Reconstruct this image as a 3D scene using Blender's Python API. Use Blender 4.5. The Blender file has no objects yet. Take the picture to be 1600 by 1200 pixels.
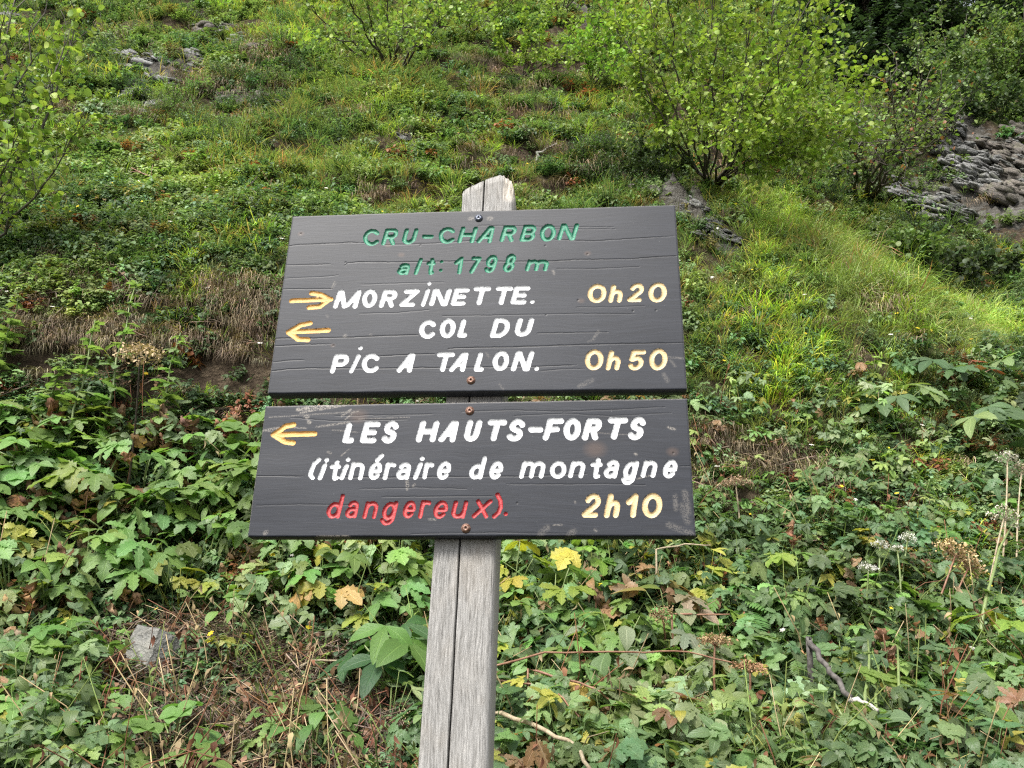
import bpy, math, random
import numpy as np
from mathutils import Matrix, Vector, Euler

random.seed(7)
RS = np.random.RandomState(11)
D = bpy.data
SC = bpy.context.scene
COL = SC.collection
R_ = math.radians

# ------------------------------------------------------------------ camera, sky, sun, exposure
FPX = 1300.0                                   # focal length in pixels of a 1600 px wide picture
CAM = np.array([0.2036, -1.4793, 1.502])
PITCH, YAW, ROLL = R_(16.076), R_(-4.889), R_(0.645)
Fh = np.array([math.sin(YAW), math.cos(YAW), 0.0])
Rh = np.array([math.cos(YAW), -math.sin(YAW), 0.0])
Fv = Fh * math.cos(PITCH) + np.array([0, 0, math.sin(PITCH)])
Uv0 = np.cross(Rh, Fv)
Rv = math.cos(ROLL) * Rh + math.sin(ROLL) * Uv0
Uv = -math.sin(ROLL) * Rh + math.cos(ROLL) * Uv0
cd = D.cameras.new('camera'); cam = D.objects.new('camera', cd); COL.objects.link(cam)
M = Matrix(((Rv[0], Uv[0], -Fv[0], CAM[0]), (Rv[1], Uv[1], -Fv[1], CAM[1]), (Rv[2], Uv[2], -Fv[2], CAM[2]), (0, 0, 0, 1)))
cam.matrix_world = M
cd.sensor_width = 36; cd.lens = FPX / 1600 * 36; cd.clip_start = 0.05; cd.clip_end = 400
SC.camera = cam

SUN_EL, SUN_AZ = R_(54), R_(206)               # azimuth the light comes from, clockwise from +Y
w = D.worlds.new('World'); SC.world = w; w.use_nodes = True
nt = w.node_tree; nt.nodes.clear()
sky = nt.nodes.new('ShaderNodeTexSky'); sky.sky_type = 'NISHITA'; sky.sun_disc = False
sky.sun_elevation = SUN_EL; sky.sun_rotation = SUN_AZ
sky.air_density = 1.0; sky.dust_density = 4.0; sky.ozone_density = 0.6
hs = nt.nodes.new('ShaderNodeHueSaturation'); hs.inputs['Saturation'].default_value = 0.30
bg = nt.nodes.new('ShaderNodeBackground'); bg.inputs['Strength'].default_value = 0.15
wo = nt.nodes.new('ShaderNodeOutputWorld')
nt.links.new(sky.outputs[0], hs.inputs['Color']); nt.links.new(hs.outputs[0], bg.inputs[0]); nt.links.new(bg.outputs[0], wo.inputs[0])
sd = D.lights.new('sun', 'SUN'); sun = D.objects.new('sun', sd); COL.objects.link(sun)
sd.energy = 2.7; sd.angle = R_(18); sd.color = (1.0, 0.96, 0.89)
sdir = Vector((math.sin(SUN_AZ) * math.cos(SUN_EL), math.cos(SUN_AZ) * math.cos(SUN_EL), math.sin(SUN_EL)))
sun.rotation_euler = sdir.to_track_quat('Z', 'Y').to_euler()
sun.location = (0, 0, 30)
SC.view_settings.view_transform = 'Standard'; SC.view_settings.look = 'None'
SC.view_settings.gamma = 1.0; SC.view_settings.use_curve_mapping = False
SC.view_settings.exposure = 1.06
SC.cycles.use_denoising = False
SC.cycles.pixel_filter_type = 'BLACKMAN_HARRIS'; SC.cycles.filter_width = 1.25
SC.cycles.sample_clamp_indirect = 4.0
try:
    SC.cycles.denoiser = 'OPENIMAGEDENOISE'
    SC.cycles.denoising_input_passes = 'RGB_ALBEDO_NORMAL'
except Exception:
    pass
SC.cycles.max_bounces = 6; SC.cycles.transparent_max_bounces = 4
SC.cycles.diffuse_bounces = 3; SC.cycles.glossy_bounces = 2; SC.cycles.transmission_bounces = 4


def project(P):
    P = np.atleast_2d(P) - CAM
    z = P @ Fv
    z = np.where(z > 1e-3, z, 1e-3)
    return 800 + FPX * (P @ Rv) / z, 600 - FPX * (P @ Uv) / z


def ray(u, v):
    d = Fv + Rv * ((u - 800) / FPX) + Uv * ((600 - v) / FPX)
    return d / np.linalg.norm(d)


# ------------------------------------------------------------------ numpy value noise
def _hash(ix, iy, s):
    n = (ix.astype(np.int64) * 374761393 + iy.astype(np.int64) * 668265263 + s * 2147483647) & 0xffffffff
    n = ((n ^ (n >> 13)) * 1274126177) & 0xffffffff
    return ((n ^ (n >> 16)) & 0xffff) / 65535.0


def vnoise(x, y, s=0):
    ix, iy = np.floor(x), np.floor(y); fx, fy = x - ix, y - iy
    fx = fx * fx * (3 - 2 * fx); fy = fy * fy * (3 - 2 * fy)
    a, b = _hash(ix, iy, s), _hash(ix + 1, iy, s)
    c, d = _hash(ix, iy + 1, s), _hash(ix + 1, iy + 1, s)
    return (a * (1 - fx) + b * fx) * (1 - fy) + (c * (1 - fx) + d * fx) * fy


def fbm(x, y, s=0, o=4):
    r, a, t = 0, 1, 0
    for k in range(o):
        r = r + a * (vnoise(x * 2 ** k, y * 2 ** k, s + k * 17) - .5); t += a; a *= .5
    return r / t * 2


# ------------------------------------------------------------------ terrain: height above a plan of (Xc across, Yc ahead of the camera)
TP = {
    -700: [(2.6, 1200), (3.1, 1050), (3.4, 930), (3.7, 810), (4.0, 700), (4.3, 500), (4.6, 430), (5.8, 300), (8, 170), (10, 50), (12, -20), (16, -130), (24, -250), (45, -380)],
    0: [(2.6, 1230), (3.1, 1060), (3.4, 950), (3.7, 840), (4.0, 720), (4.12, 620), (4.28, 490), (4.5, 440), (5.0, 370), (5.8, 300), (6.8, 240), (7.5, 195), (8.3, 110), (10, 50), (12, -20), (16, -130), (24, -250), (45, -380)],
    400: [(2.6, 1240), (3.1, 1080), (3.5, 970), (3.85, 850), (4.15, 730), (4.32, 620), (4.45, 520), (4.7, 440), (5.2, 370), (6.0, 300), (6.8, 245), (7.8, 180), (8.7, 115), (10, 55), (12, -20), (16, -130), (24, -250), (45, -380)],
    800: [(2.6, 1230), (3.2, 1090), (3.6, 970), (4.0, 850), (4.3, 740), (4.55, 640), (4.8, 550), (5.2, 450), (5.8, 370), (6.5, 300), (7.5, 220), (9, 140), (11, 60), (14, -20), (18, -110), (26, -220), (45, -330)],
    1100: [(2.6, 1230), (3.2, 1090), (3.7, 960), (4.1, 850), (4.4, 750), (4.6, 665), (4.8, 600), (5.1, 520), (5.5, 440), (6.0, 375), (6.4, 320), (7, 275), (8.5, 190), (11, 80), (14, 10), (20, -60), (28, -100), (45, -200)],
    1250: [(2.6, 1230), (3.3, 1070), (3.8, 940), (4.2, 820), (4.5, 720), (4.8, 620), (5.2, 520), (5.6, 440), (6.0, 385), (6.3, 362), (6.8, 370), (7.5, 360), (8.5, 325), (10, 250), (12, 160), (15, 60), (20, 0), (28, -10), (45, -10)],
    1400: [(2.6, 1230), (3.3, 1080), (3.8, 950), (4.2, 820), (4.6, 700), (5.0, 590), (5.4, 500), (5.8, 436), (6.3, 455), (7.2, 445), (8.2, 405), (9.5, 340), (10.5, 265), (12, 180), (14, 110), (18, 50), (24, 20), (30, 30), (45, 80)],
    1600: [(2.6, 1230), (3.3, 1090), (3.9, 960), (4.4, 830), (4.8, 710), (5.2, 590), (5.5, 528), (6.2, 545), (7.2, 505), (8.5, 440), (9.6, 350), (10.3, 250), (11, 180), (13, 110), (17, 45), (22, 20), (30, 30), (45, 80)],
    2300: [(2.6, 1230), (3.3, 1090), (3.9, 960), (4.4, 850), (4.8, 750), (5.2, 670), (5.5, 630), (6.2, 640), (7.2, 590), (8.5, 500), (9.6, 400), (10.3, 300), (11, 200), (13, 110), (17, 30), (22, 0), (30, -10), (45, 20)],
}
_cols = sorted(TP)
_ct = np.array([(c - 800) / 1250.0 for c in _cols])
_YG = np.exp(np.linspace(math.log(0.5), math.log(60), 500))
_ZG = []
for c in _cols:
    a = np.array(TP[c], float)
    yc = (600 - a[:, 1]) / FPX
    z = a[:, 0] * (math.sin(PITCH) + yc * math.cos(PITCH)) / (math.cos(PITCH) - yc * math.sin(PITCH))
    Yn = np.concatenate([[0.5, 1.3, 1.9], a[:, 0], [60]])
    Zn = np.concatenate([[-1.5, -1.42, -1.05], z, [z[-1] + 1]])
    g = np.interp(_YG, Yn, Zn)
    g = np.convolve(np.pad(g, 3, 'edge'), np.ones(7) / 7, 'valid')
    _ZG.append(g)
_ZG = np.array(_ZG)


def H0(X, Y):
    """base height above z = 0 for plan coordinates across X and ahead Y (camera frame, metres)"""
    Yc = np.maximum(Y, 0.5); t = np.clip(X / Yc, _ct[0], _ct[-1])
    iy = np.clip(np.interp(np.log(Yc), np.log(_YG), np.arange(len(_YG))), 0, len(_YG) - 1.001)
    i0 = iy.astype(int); fy = iy - i0
    it = np.clip(np.interp(t, _ct, np.arange(len(_ct))), 0, len(_ct) - 1.001)
    j0 = it.astype(int); ft = it - j0; ft = ft * ft * (3 - 2 * ft)
    z = (_ZG[j0, i0] * (1 - ft) + _ZG[j0 + 1, i0] * ft) * (1 - fy) + (_ZG[j0, i0 + 1] * (1 - ft) + _ZG[j0 + 1, i0 + 1] * ft) * fy
    return z + CAM[2]


def H(X, Y):
    X = np.asarray(X, float); Y = np.asarray(Y, float)
    z = H0(X, Y)
    a = np.clip((Y - 1.6) / 2.0, 0, 1)
    z = z + a * (0.13 * fbm(X * 1.3, Y * 1.3, 3) * np.clip(Y / 4.5, .6, 2.6) + (0.035 + .05 * np.clip((Y - 4.8) / 1.5, 0, 1)) * fbm(X * 4, Y * 4, 5) + 0.012 * fbm(X * 16, Y * 16, 8))
    # broken ledges high on the left and behind the post
    s = np.clip((Y - 5.2) / 1.0, 0, 1) * np.clip((12.5 - Y) / 2, 0, 1)
    zz = z * 1.1 + 1.3 * fbm(X * .55, Y * .55, 21) + .35 * fbm(X * 2.2, Y * 2.2, 22) - 0.18 * X
    fr = zz - np.floor(zz)
    st = np.where(fr < .72, fr * .55, .72 * .55 + (fr - .72) * (1 - .72 * .55) / .28) - fr
    k = np.clip(.5 + 1.6 * fbm(X * .5 + 9, Y * .5, 33), 0, 1)
    z = z + s * k * st * 1.1
    return z


def world(X, Y, z=None):
    X = np.asarray(X, float); Y = np.asarray(Y, float)
    if z is None: z = H(X, Y)
    return np.stack([CAM[0] + X * Rh[0] + Y * Fh[0], CAM[1] + X * Rh[1] + Y * Fh[1], z + 0 * X], -1)


def plan(P):
    d = np.atleast_2d(P) - CAM
    return d @ Rh, d @ Fh


def at(u, v, lift=0.0, far=0.0):
    """the point of the hillside that lies at this place of the picture"""
    d = ray(u, v)
    s = np.linspace(1.7 + far, 40, 6000)
    P = CAM + s[:, None] * d
    X, Y = plan(P)
    below = P[:, 2] < H(X, Y)
    i = int(np.argmax(below)) if below.any() else len(s) - 1
    p = P[i]; X, Y = plan(p)
    return np.array([p[0], p[1], float(H(X, Y)[0]) + lift])


def on_ray(u, v, dist):
    """a point in the air at that distance ahead"""
    d = ray(u, v); return CAM + d * (dist / (d @ Fh))


# ------------------------------------------------------------------ materials
def nm(name):
    m = D.materials.new(name); m.use_nodes = True; m.node_tree.nodes.clear(); return m, m.node_tree


class NT:
    def __init__(s, t): s.t = t
    def n(s, typ, **kw):
        o = s.t.nodes.new(typ)
        for k, v in kw.items():
            if k.startswith('_'): o.inputs[k[1:]].default_value = v
            elif k.startswith('i') and k[1:].isdigit(): o.inputs[int(k[1:])].default_value = v
            else: setattr(o, k, v)
        return o
    def l(s, a, b): s.t.links.new(a, b)
    def math(s, op, a, b=0.0, clamp=False):
        o = s.n('ShaderNodeMath', operation=op, use_clamp=clamp)
        for i, x in enumerate((a, b)):
            if hasattr(x, 'is_linked') or hasattr(x, 'links'): s.l(x, o.inputs[i])
            else: o.inputs[i].default_value = x
        return o.outputs[0]
    def mix(s, f, a, b, blend='MIX'):
        o = s.n('ShaderNodeMix', data_type='RGBA', blend_type=blend)
        for i, x in ((0, f), (6, a), (7, b)):
            if hasattr(x, 'links'): s.l(x, o.inputs[i])
            elif isinstance(x, (int, float)): o.inputs[i].default_value = x
            else: o.inputs[i].default_value = (*x, 1)
        return o.outputs[2]
    def noise(s, vec, scale, detail=3, rough=.55):
        o = s.n('ShaderNodeTexNoise', _Scale=scale, _Detail=detail, _Roughness=rough)
        if vec is not None: s.l(vec, o.inputs['Vector'])
        return o.outputs[0]
    def ramp(s, f, stops):
        o = s.n('ShaderNodeValToRGB'); e = o.color_ramp.elements
        while len(e) < len(stops): e.new(.5)
        for x, (p, c) in zip(e, stops): x.position = p; x.color = (*c, 1) if len(c) == 3 else c
        s.l(f, o.inputs[0]); return o.outputs[0]
    def mapr(s, f, a, b, c=0., d=1.):
        o = s.n('ShaderNodeMapRange', i1=a, i2=b, i3=c, i4=d); s.l(f, o.inputs[0]); return o.outputs[0]
    def bump(s, h, strength, dist=.01):
        o = s.n('ShaderNodeBump', _Strength=strength, _Distance=dist); s.l(h, o.inputs['Height']); return o.outputs[0]
    def out(s, sh):
        o = s.n('ShaderNodeOutputMaterial'); s.l(sh, o.inputs[0])


def leaf_material(name, translucent=.38, rough=.45, veins=True, spec=.38):
    m, t = nm(name); k = NT(t)
    col = k.n('ShaderNodeAttribute', attribute_name='col').outputs['Color']
    tint = k.n('ShaderNodeAttribute', attribute_name='tint', attribute_type='INSTANCER').outputs['Color']
    c = k.mix(1.0, col, tint, 'MULTIPLY')
    oi = k.n('ShaderNodeObjectInfo')
    hsv = k.n('ShaderNodeHueSaturation')
    k.l(k.mapr(oi.outputs['Random'], 0, 1, .487, .513), hsv.inputs['Hue'])
    r2 = k.math('FRACT', k.math('MULTIPLY', oi.outputs['Random'], 17.31))
    k.l(k.mapr(r2, 0, 1, .78, 1.22), hsv.inputs['Value'])
    k.l(c, hsv.inputs['Color']); c = hsv.outputs[0]
    tc = k.n('ShaderNodeTexCoord').outputs['Object']
    blot = k.noise(tc, 55, 2)
    c = k.mix(k.mapr(blot, .35, .75, 0, .35), c, (.10, .13, .03), 'MIX') if veins else c
    nrm = None
    if veins:
        uv = k.n('ShaderNodeAttribute', attribute_name='luv')
        sx = k.n('ShaderNodeSeparateXYZ'); k.l(uv.outputs['Vector'], sx.inputs[0])
        au = k.math('ABSOLUTE', sx.outputs[0])
        mid = k.mapr(au, .02, .10, 1, 0)
        diag = k.math('SUBTRACT', k.math('MULTIPLY', sx.outputs[1], 7.0), k.math('MULTIPLY', au, 2.2))
        fr = k.math('ABSOLUTE', k.math('SUBTRACT', k.math('FRACT', diag), .5))
        vein = k.math('MAXIMUM', mid, k.math('MULTIPLY', k.mapr(fr, .0, .09, 1, 0), .55))
        big = sx.outputs[2]                     # 1 on large leaves
        vein = k.math('MULTIPLY', vein, big)
        lc = k.mix(1.0, c, (1.7, 1.55, 1.6), 'MULTIPLY')
        c = k.mix(k.math('MULTIPLY', vein, .6), c, lc)
        hgt = k.math('ADD', k.math('MULTIPLY', vein, -1.0), k.math('MULTIPLY', k.noise(tc, 160, 2), .5))
        nrm = k.bump(hgt, .45, .002)
    p = k.n('ShaderNodeBsdfPrincipled', _Roughness=rough); k.l(c, p.inputs['Base Color'])
    p.inputs['Specular IOR Level'].default_value = spec
    tr = k.n('ShaderNodeBsdfTranslucent')
    k.l(k.mix(1.0, c, (1.35, 1.5, .7), 'MULTIPLY'), tr.inputs[0])
    if nrm is not None: k.l(nrm, p.inputs['Normal'])
    mx = k.n('ShaderNodeMixShader', i0=translucent); k.l(p.outputs[0], mx.inputs[1]); k.l(tr.outputs[0], mx.inputs[2])
    k.out(mx.outputs[0]); return m


LEAF = leaf_material('leaf')
SMALL = leaf_material('small_leaf', .30, .55, False, .3)
GRASSM = leaf_material('grass_blade', .30, .5, False, .3)
DRY = leaf_material('dry_plant', .12, .8, False, .1)


def stem_material(name, c1, c2, rough=.7):
    m, t = nm(name); k = NT(t)
    tc = k.n('ShaderNodeTexCoord').outputs['Object']
    f = k.noise(tc, 40, 3)
    c = k.mix(k.mapr(f, .35, .7), c1, c2)
    p = k.n('ShaderNodeBsdfPrincipled', _Roughness=rough); k.l(c, p.inputs['Base Color'])
    k.l(k.bump(k.noise(tc, 150, 3), .4, .003), p.inputs['Normal'])
    k.out(p.outputs[0]); return m


BARK = stem_material('alder_bark', (.045, .036, .026), (.12, .105, .08))
GSTEM = stem_material('green_stem', (.12, .17, .05), (.17, .21, .08), .5)
RSTEM = stem_material('red_stem', (.16, .07, .04), (.26, .15, .09), .6)
DSTEM = stem_material('dead_stem', (.24, .19, .12), (.38, .32, .22), .8)
DARKSTEM = stem_material('dark_stem', (.035, .025, .02), (.08, .06, .045), .8)
PALEWOOD = stem_material('bleached_wood', (.34, .32, .28), (.52, .5, .45), .8)
GREYWOOD = stem_material('grey_dead_wood', (.035, .03, .027), (.13, .12, .11), .85)


def soil_material():
    m, t = nm('hillside_soil'); k = NT(t)
    tc = k.n('ShaderNodeTexCoord').outputs['Object']
    a = k.noise(tc, 1.3, 4); b = k.noise(tc, 14, 5, .65); d = k.noise(tc, 70, 3)
    soil = k.ramp(b, [(.28, (.018, .013, .009)), (.5, (.05, .037, .025)), (.68, (.105, .082, .055)), (.85, (.2, .175, .13))])
    moss = k.ramp(b, [(.3, (.018, .028, .008)), (.6, (.06, .085, .02)), (.8, (.13, .14, .045))])
    geo = k.n('ShaderNodeNewGeometry')
    sn = k.n('ShaderNodeSeparateXYZ'); k.l(geo.outputs['Normal'], sn.inputs[0])
    up = k.mapr(sn.outputs[2], .35, .62)
    c = k.mix(k.math('MULTIPLY', up, k.mapr(a, .45, .55)), soil, moss)
    c = k.mix(k.mapr(d, .62, .72, 0, .5), c, (.17, .14, .09))
    at_ = k.n('ShaderNodeAttribute', attribute_name='col'); sc_ = k.n('ShaderNodeSeparateColor'); k.l(at_.outputs['Color'], sc_.inputs[0])
    mp_ = k.n('ShaderNodeMapping'); mp_.inputs['Rotation'].default_value = (.5, .5, 0); mp_.inputs['Scale'].default_value = (1.2, 1.2, 5); k.l(tc, mp_.inputs[0])
    rn = k.noise(mp_.outputs[0], 3.5, 7, .7)
    rockc = k.ramp(rn, [(.34, (.02, .018, .015)), (.47, (.075, .07, .06)), (.6, (.12, .115, .105)), (.75, (.28, .275, .265))])
    c = k.mix(k.mapr(k.math('ADD', sc_.outputs[0], k.math('MULTIPLY', k.math('SUBTRACT', rn, .5), .8)), .42, .6), c, rockc)
    p = k.n('ShaderNodeBsdfPrincipled', _Roughness=.95); k.l(c, p.inputs['Base Color'])
    p.inputs['Specular IOR Level'].default_value = .1
    k.l(k.bump(k.math('ADD', b, k.math('MULTIPLY', d, .5)), 1.0, .05), p.inputs['Normal'])
    k.out(p.outputs[0]); return m


def rock_material(name, base=(.17, .17, .165), light=(.42, .42, .41), moss=.3, layered=True):
    m, t = nm(name); k = NT(t)
    tc = k.n('ShaderNodeTexCoord').outputs['Object']
    mp = k.n('ShaderNodeMapping'); mp.inputs['Scale'].default_value = (1, 1, 5 if layered else 1.4); k.l(tc, mp.inputs[0])
    oi = k.n('ShaderNodeObjectInfo')
    a = k.noise(mp.outputs[0], 9, 5, .65); b = k.noise(tc, 5, 3); f = k.noise(tc, 60, 3)
    c = k.ramp(a, [(.3, tuple(x * .35 for x in base)), (.48, base), (.7, light)])
    c = k.mix(k.mapr(f, .4, .7, 0, .3), c, (.3, .285, .25))
    br = k.mapr(oi.outputs['Random'], 0, 1, .75, 1.15)
    cm = k.n('ShaderNodeCombineXYZ')
    for i in range(3): k.l(br, cm.inputs[i])
    c = k.mix(1.0, c, cm.outputs[0], 'MULTIPLY')
    geo = k.n('ShaderNodeNewGeometry'); sn = k.n('ShaderNodeSeparateXYZ'); k.l(geo.outputs['Normal'], sn.inputs[0])
    ms = k.math('MULTIPLY', k.mapr(b, .52, .62), moss)
    c = k.mix(ms, c, (.075, .085, .02))
    p = k.n('ShaderNodeBsdfPrincipled', _Roughness=.72); k.l(c, p.inputs['Base Color'])
    k.l(k.bump(k.math('ADD', a, k.math('MULTIPLY', f, .3)), .9, .03), p.inputs['Normal'])
    k.out(p.outputs[0]); return m


SLATE = rock_material('grey_slate', (.095, .097, .095), (.40, .41, .405), .35)
SLATE_WARM = rock_material('brown_slate', (.085, .072, .06), (.22, .19, .16), .25)
STONE = rock_material('smooth_grey_stone', (.13, .13, .12), (.20, .20, .185), .1, False)


# ------------------------------------------------------------------ geometry collector
class Geo:
    def __init__(s): s.v, s.f, s.c, s.u, s.n = [], [], [], [], 0
    def add(s, v, f, c, u=None):
        v = np.asarray(v, float); f = np.asarray(f, int)
        s.v.append(v); s.f.append(f + s.n); s.n += len(v)
        c = np.asarray(c, float)
        s.c.append(np.broadcast_to(c, (len(v), 3)) if c.ndim == 1 else c)
        s.u.append(np.zeros((len(v), 3)) if u is None else np.asarray(u, float))
        return s
    def mesh(s, name, mat, smooth=True):
        v = np.concatenate(s.v); f = np.concatenate(s.f); me = D.meshes.new(name)
        me.vertices.add(len(v)); me.vertices.foreach_set('co', v.astype(np.float32).ravel())
        me.loops.add(f.size); me.loops.foreach_set('vertex_index', f.astype(np.int32).ravel())
        me.polygons.add(len(f)); me.polygons.foreach_set('loop_start', np.arange(0, f.size, f.shape[1], dtype=np.int32))
        try: me.polygons.foreach_set('loop_total', np.full(len(f), f.shape[1], np.int32))
        except Exception: pass
        me.update(calc_edges=True)
        if smooth: me.polygons.foreach_set('use_smooth', np.ones(len(f), bool))
        c = np.concatenate(s.c); a = me.attributes.new('col', 'FLOAT_COLOR', 'POINT')
        a.data.foreach_set('color', np.concatenate([c, np.ones((len(c), 1))], 1).astype(np.float32).ravel())
        u = np.concatenate(s.u); a = me.attributes.new('luv', 'FLOAT_VECTOR', 'POINT')
        a.data.foreach_set('vector', u.astype(np.float32).ravel())
        me.materials.append(mat); me.validate(); return me


def rotm(ax, a):
    return np.array(Matrix.Rotation(a, 3, Vector(ax)))


def frame(d, up=(0, 0, 1)):
    """matrix whose columns are side, along (y = d), normal (z about up)"""
    d = np.asarray(d, float); d = d / (np.linalg.norm(d) + 1e-9)
    s = np.cross(d, up); n = np.linalg.norm(s)
    s = np.array([1., 0, 0]) if n < 1e-4 else s / n
    return np.stack([s, d, np.cross(s, d)], 1)


def tube(g, pts, r0, r1, col, sides=5):
    pts = np.asarray(pts, float); n = len(pts)
    tan = np.gradient(pts, axis=0); tan /= np.linalg.norm(tan, axis=1)[:, None] + 1e-9
    ref = np.array([.31, .2, .93]); ref = ref if abs(tan[0] @ ref) < .9 else np.array([1., 0, 0])
    a = np.cross(tan, ref); a /= np.linalg.norm(a, axis=1)[:, None] + 1e-9; b = np.cross(tan, a)
    r = np.linspace(r0, r1, n)[:, None, None]
    th = np.linspace(0, 2 * np.pi, sides, endpoint=False)
    ring = pts[:, None] + r * (np.cos(th)[None, :, None] * a[:, None] + np.sin(th)[None, :, None] * b[:, None])
    i = np.arange(n - 1)[:, None] * sides; j = np.arange(sides)[None]; j2 = (j + 1) % sides
    q = np.stack([i + j, i + j2, i + sides + j2, i + sides + j], -1).reshape(-1, 4)
    f = np.concatenate([q[:, [0, 1, 2]], q[:, [0, 2, 3]]])
    v = ring.reshape(-1, 3); v = np.concatenate([v, pts[-1:]])
    e = (n - 1) * sides
    f = np.concatenate([f, np.stack([e + np.arange(sides), e + (np.arange(sides) + 1) % sides, np.full(sides, n * sides)], -1)])
    g.add(v, f, col)


def blade(g, base, d, L, wd, droop, col, n=3, colt=None, big=0., fold=.25, widths=None, twist=0.):
    """narrow or broad leaf as a strip of 3 columns; local y along, folded on the midrib, curling down"""
    Fm = frame(d) if twist == 0 else frame(d) @ rotm((0, 1, 0), twist)
    v = np.linspace(0, 1, n + 1)
    wv = (np.interp(v, np.linspace(0, 1, len(widths)), widths) if widths is not None else np.sin(np.pi * np.clip(v * .9 + .1, 0, 1)) ** .8) * wd * .5
    wv[-1] = max(wv[-1], wd * .01)
    ang = -droop * v
    dy = np.cos(ang) * L / n; dz = np.sin(ang) * L / n
    y = np.concatenate([[0], np.cumsum((dy[1:] + dy[:-1]) / 2)]); z = np.concatenate([[0], np.cumsum((dz[1:] + dz[:-1]) / 2)])
    P = np.zeros((n + 1, 3, 3))
    P[:, 0] = np.stack([-wv, y, z + fold * wv], 1); P[:, 1] = np.stack([0 * wv, y, z], 1); P[:, 2] = np.stack([wv, y, z + fold * wv], 1)
    V = P.reshape(-1, 3) @ Fm.T + np.asarray(base)
    i = np.arange(n)[:, None] * 3
    q = np.concatenate([np.stack([i + k, i + k + 1, i + k + 4, i + k + 3], -1).reshape(-1, 4) for k in (0, 1)])
    f = np.concatenate([q[:, [0, 1, 2]], q[:, [0, 2, 3]]])
    U = np.zeros((n + 1, 3, 3)); U[:, 0, 0] = -1; U[:, 2, 0] = 1; U[:, :, 1] = v[:, None]; U[:, :, 2] = big
    c = np.asarray(col, float) if colt is None else (np.asarray(col)[None, None] * (1 - v[:, None, None]) + np.asarray(colt)[None, None] * v[:, None, None]) * np.ones((n + 1, 3, 1))
    g.add(V, f, c if c.ndim == 1 else c.reshape(-1, 3), U.reshape(-1, 3))


def grassblade(g, base, d, L, wd, droop, col, colt):
    """very cheap arching blade"""
    Fm = frame(d); n = 4
    v = np.linspace(0, 1, n); ang = -droop * v * v
    y = np.cumsum(np.cos(ang)) * L / n; z = np.cumsum(np.sin(ang)) * L / n
    y = y - y[0]; z = z - z[0]
    wv = np.array([.8, 1, .75, .05]) * wd / 2
    P = np.stack([np.stack([-wv, y, z], 1), np.stack([wv, y, z], 1)], 1).reshape(-1, 3) @ Fm.T + base
    i = np.arange(n - 1)[:, None] * 2
    q = np.concatenate([i, i + 1, i + 3, i + 2], 1); f = np.concatenate([q[:, [0, 1, 2]], q[:, [0, 2, 3]]])
    c = np.asarray(col)[None, None] * (1 - v[:, None, None]) + np.asarray(colt)[None, None] * v[:, None, None]
    g.add(P, f, np.broadcast_to(c, (n, 2, 3)).reshape(-1, 3))


def rnd(a, b): return random.uniform(a, b)
def rdir(el0, el1, az=None):
    a = rnd(0, 2 * math.pi) if az is None else az; e = rnd(el0, el1)
    return np.array([math.cos(a) * math.cos(e), math.sin(a) * math.cos(e), math.sin(e)])
def vary(c, s=.15):
    k = rnd(1 - s, 1 + s); return np.array([c[0] * k * rnd(.92, 1.08), c[1] * k, c[2] * k * rnd(.9, 1.1)])


def obj(name, me, parent=None, label=None, cat=None, group=None, kind=None, loc=None, rot=None, scl=None, tint=None):
    o = D.objects.new(name, me); COL.objects.link(o)
    if parent is not None: o.parent = parent
    if label: o['label'] = label
    if cat: o['category'] = cat
    if group: o['group'] = group
    if kind: o['kind'] = kind
    if loc is not None: o.location = [float(x) for x in loc]
    if rot is not None: o.rotation_euler = rot
    if scl is not None: o.scale = (scl,) * 3 if isinstance(scl, (int, float)) else scl
    if tint is not None: o['tint'] = [float(x) for x in tint]
    elif me is not None: o['tint'] = [1.0, 1.0, 1.0]
    return o


def copy_tree(o, parent=None):
    c = o.copy(); COL.objects.link(c)
    if parent is not None: c.parent = parent
    for ch in o.children: copy_tree(ch, c)
    return c


def mat_euler(Rm, loc=None):
    return Matrix([list(r) for r in Rm]).to_euler()


def blobs(u, v, lst):
    w = np.zeros_like(u)
    for (a, b, su, sv, r, k) in lst:
        c, s = math.cos(R_(r)), math.sin(R_(r)); dx, dy = u - a, v - b
        x = (dx * c + dy * s) / su; y = (-dx * s + dy * c) / sv
        w = w + k * np.exp(-(x * x + y * y))
    return w


# ---- where things grow, given as places on the slope
ROCKZ = [(395, 156, 50, 12, 5, .8), (235, 105, 60, 22, 25, 1.2), (300, 100, 28, 18, 10, 1), (240, 160, 60, 16, 10, .8), (20, 200, 30, 14, 0, 1), (35, 40, 30, 20, 40, .6), (370, 60, 45, 14, 10, .5), (635, 225, 18, 14, 30, .8), (990, 285, 50, 24, 25, .8),
         (1070, 325, 40, 18, 20, 1.1), (1125, 370, 45, 14, 35, 1.1), (1470, 320, 90, 34, 30, .95), (1540, 260, 70, 55, 40, .95), (1500, 215, 25, 40, 20, 1.0), (1590, 300, 30, 60, 0, 1.0), (910, 20, 30, 25, 0, .9), (1130, 480, 30, 12, 40, .35), (1160, 520, 30, 10, 40, .4), (1245, 515, 20, 14, 20, .5), (1130, 560, 40, 10, 40, .4), (1180, 575, 25, 12, 50, .4), (1280, 610, 40, 12, 20, .3)]
BANKZ = [(130, 540, 140, 45, 5, 1.3), (390, 560, 70, 40, 0, 1.3), (250, 600, 200, 16, 4, .8), (1130, 705, 70, 22, 25, .8), (1230, 750, 80, 24, 25, .9), (1090, 650, 30, 14, 0, .6), (1400, 700, 40, 18, 0, .3), (1130, 800, 50, 20, 10, .4)]
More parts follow.
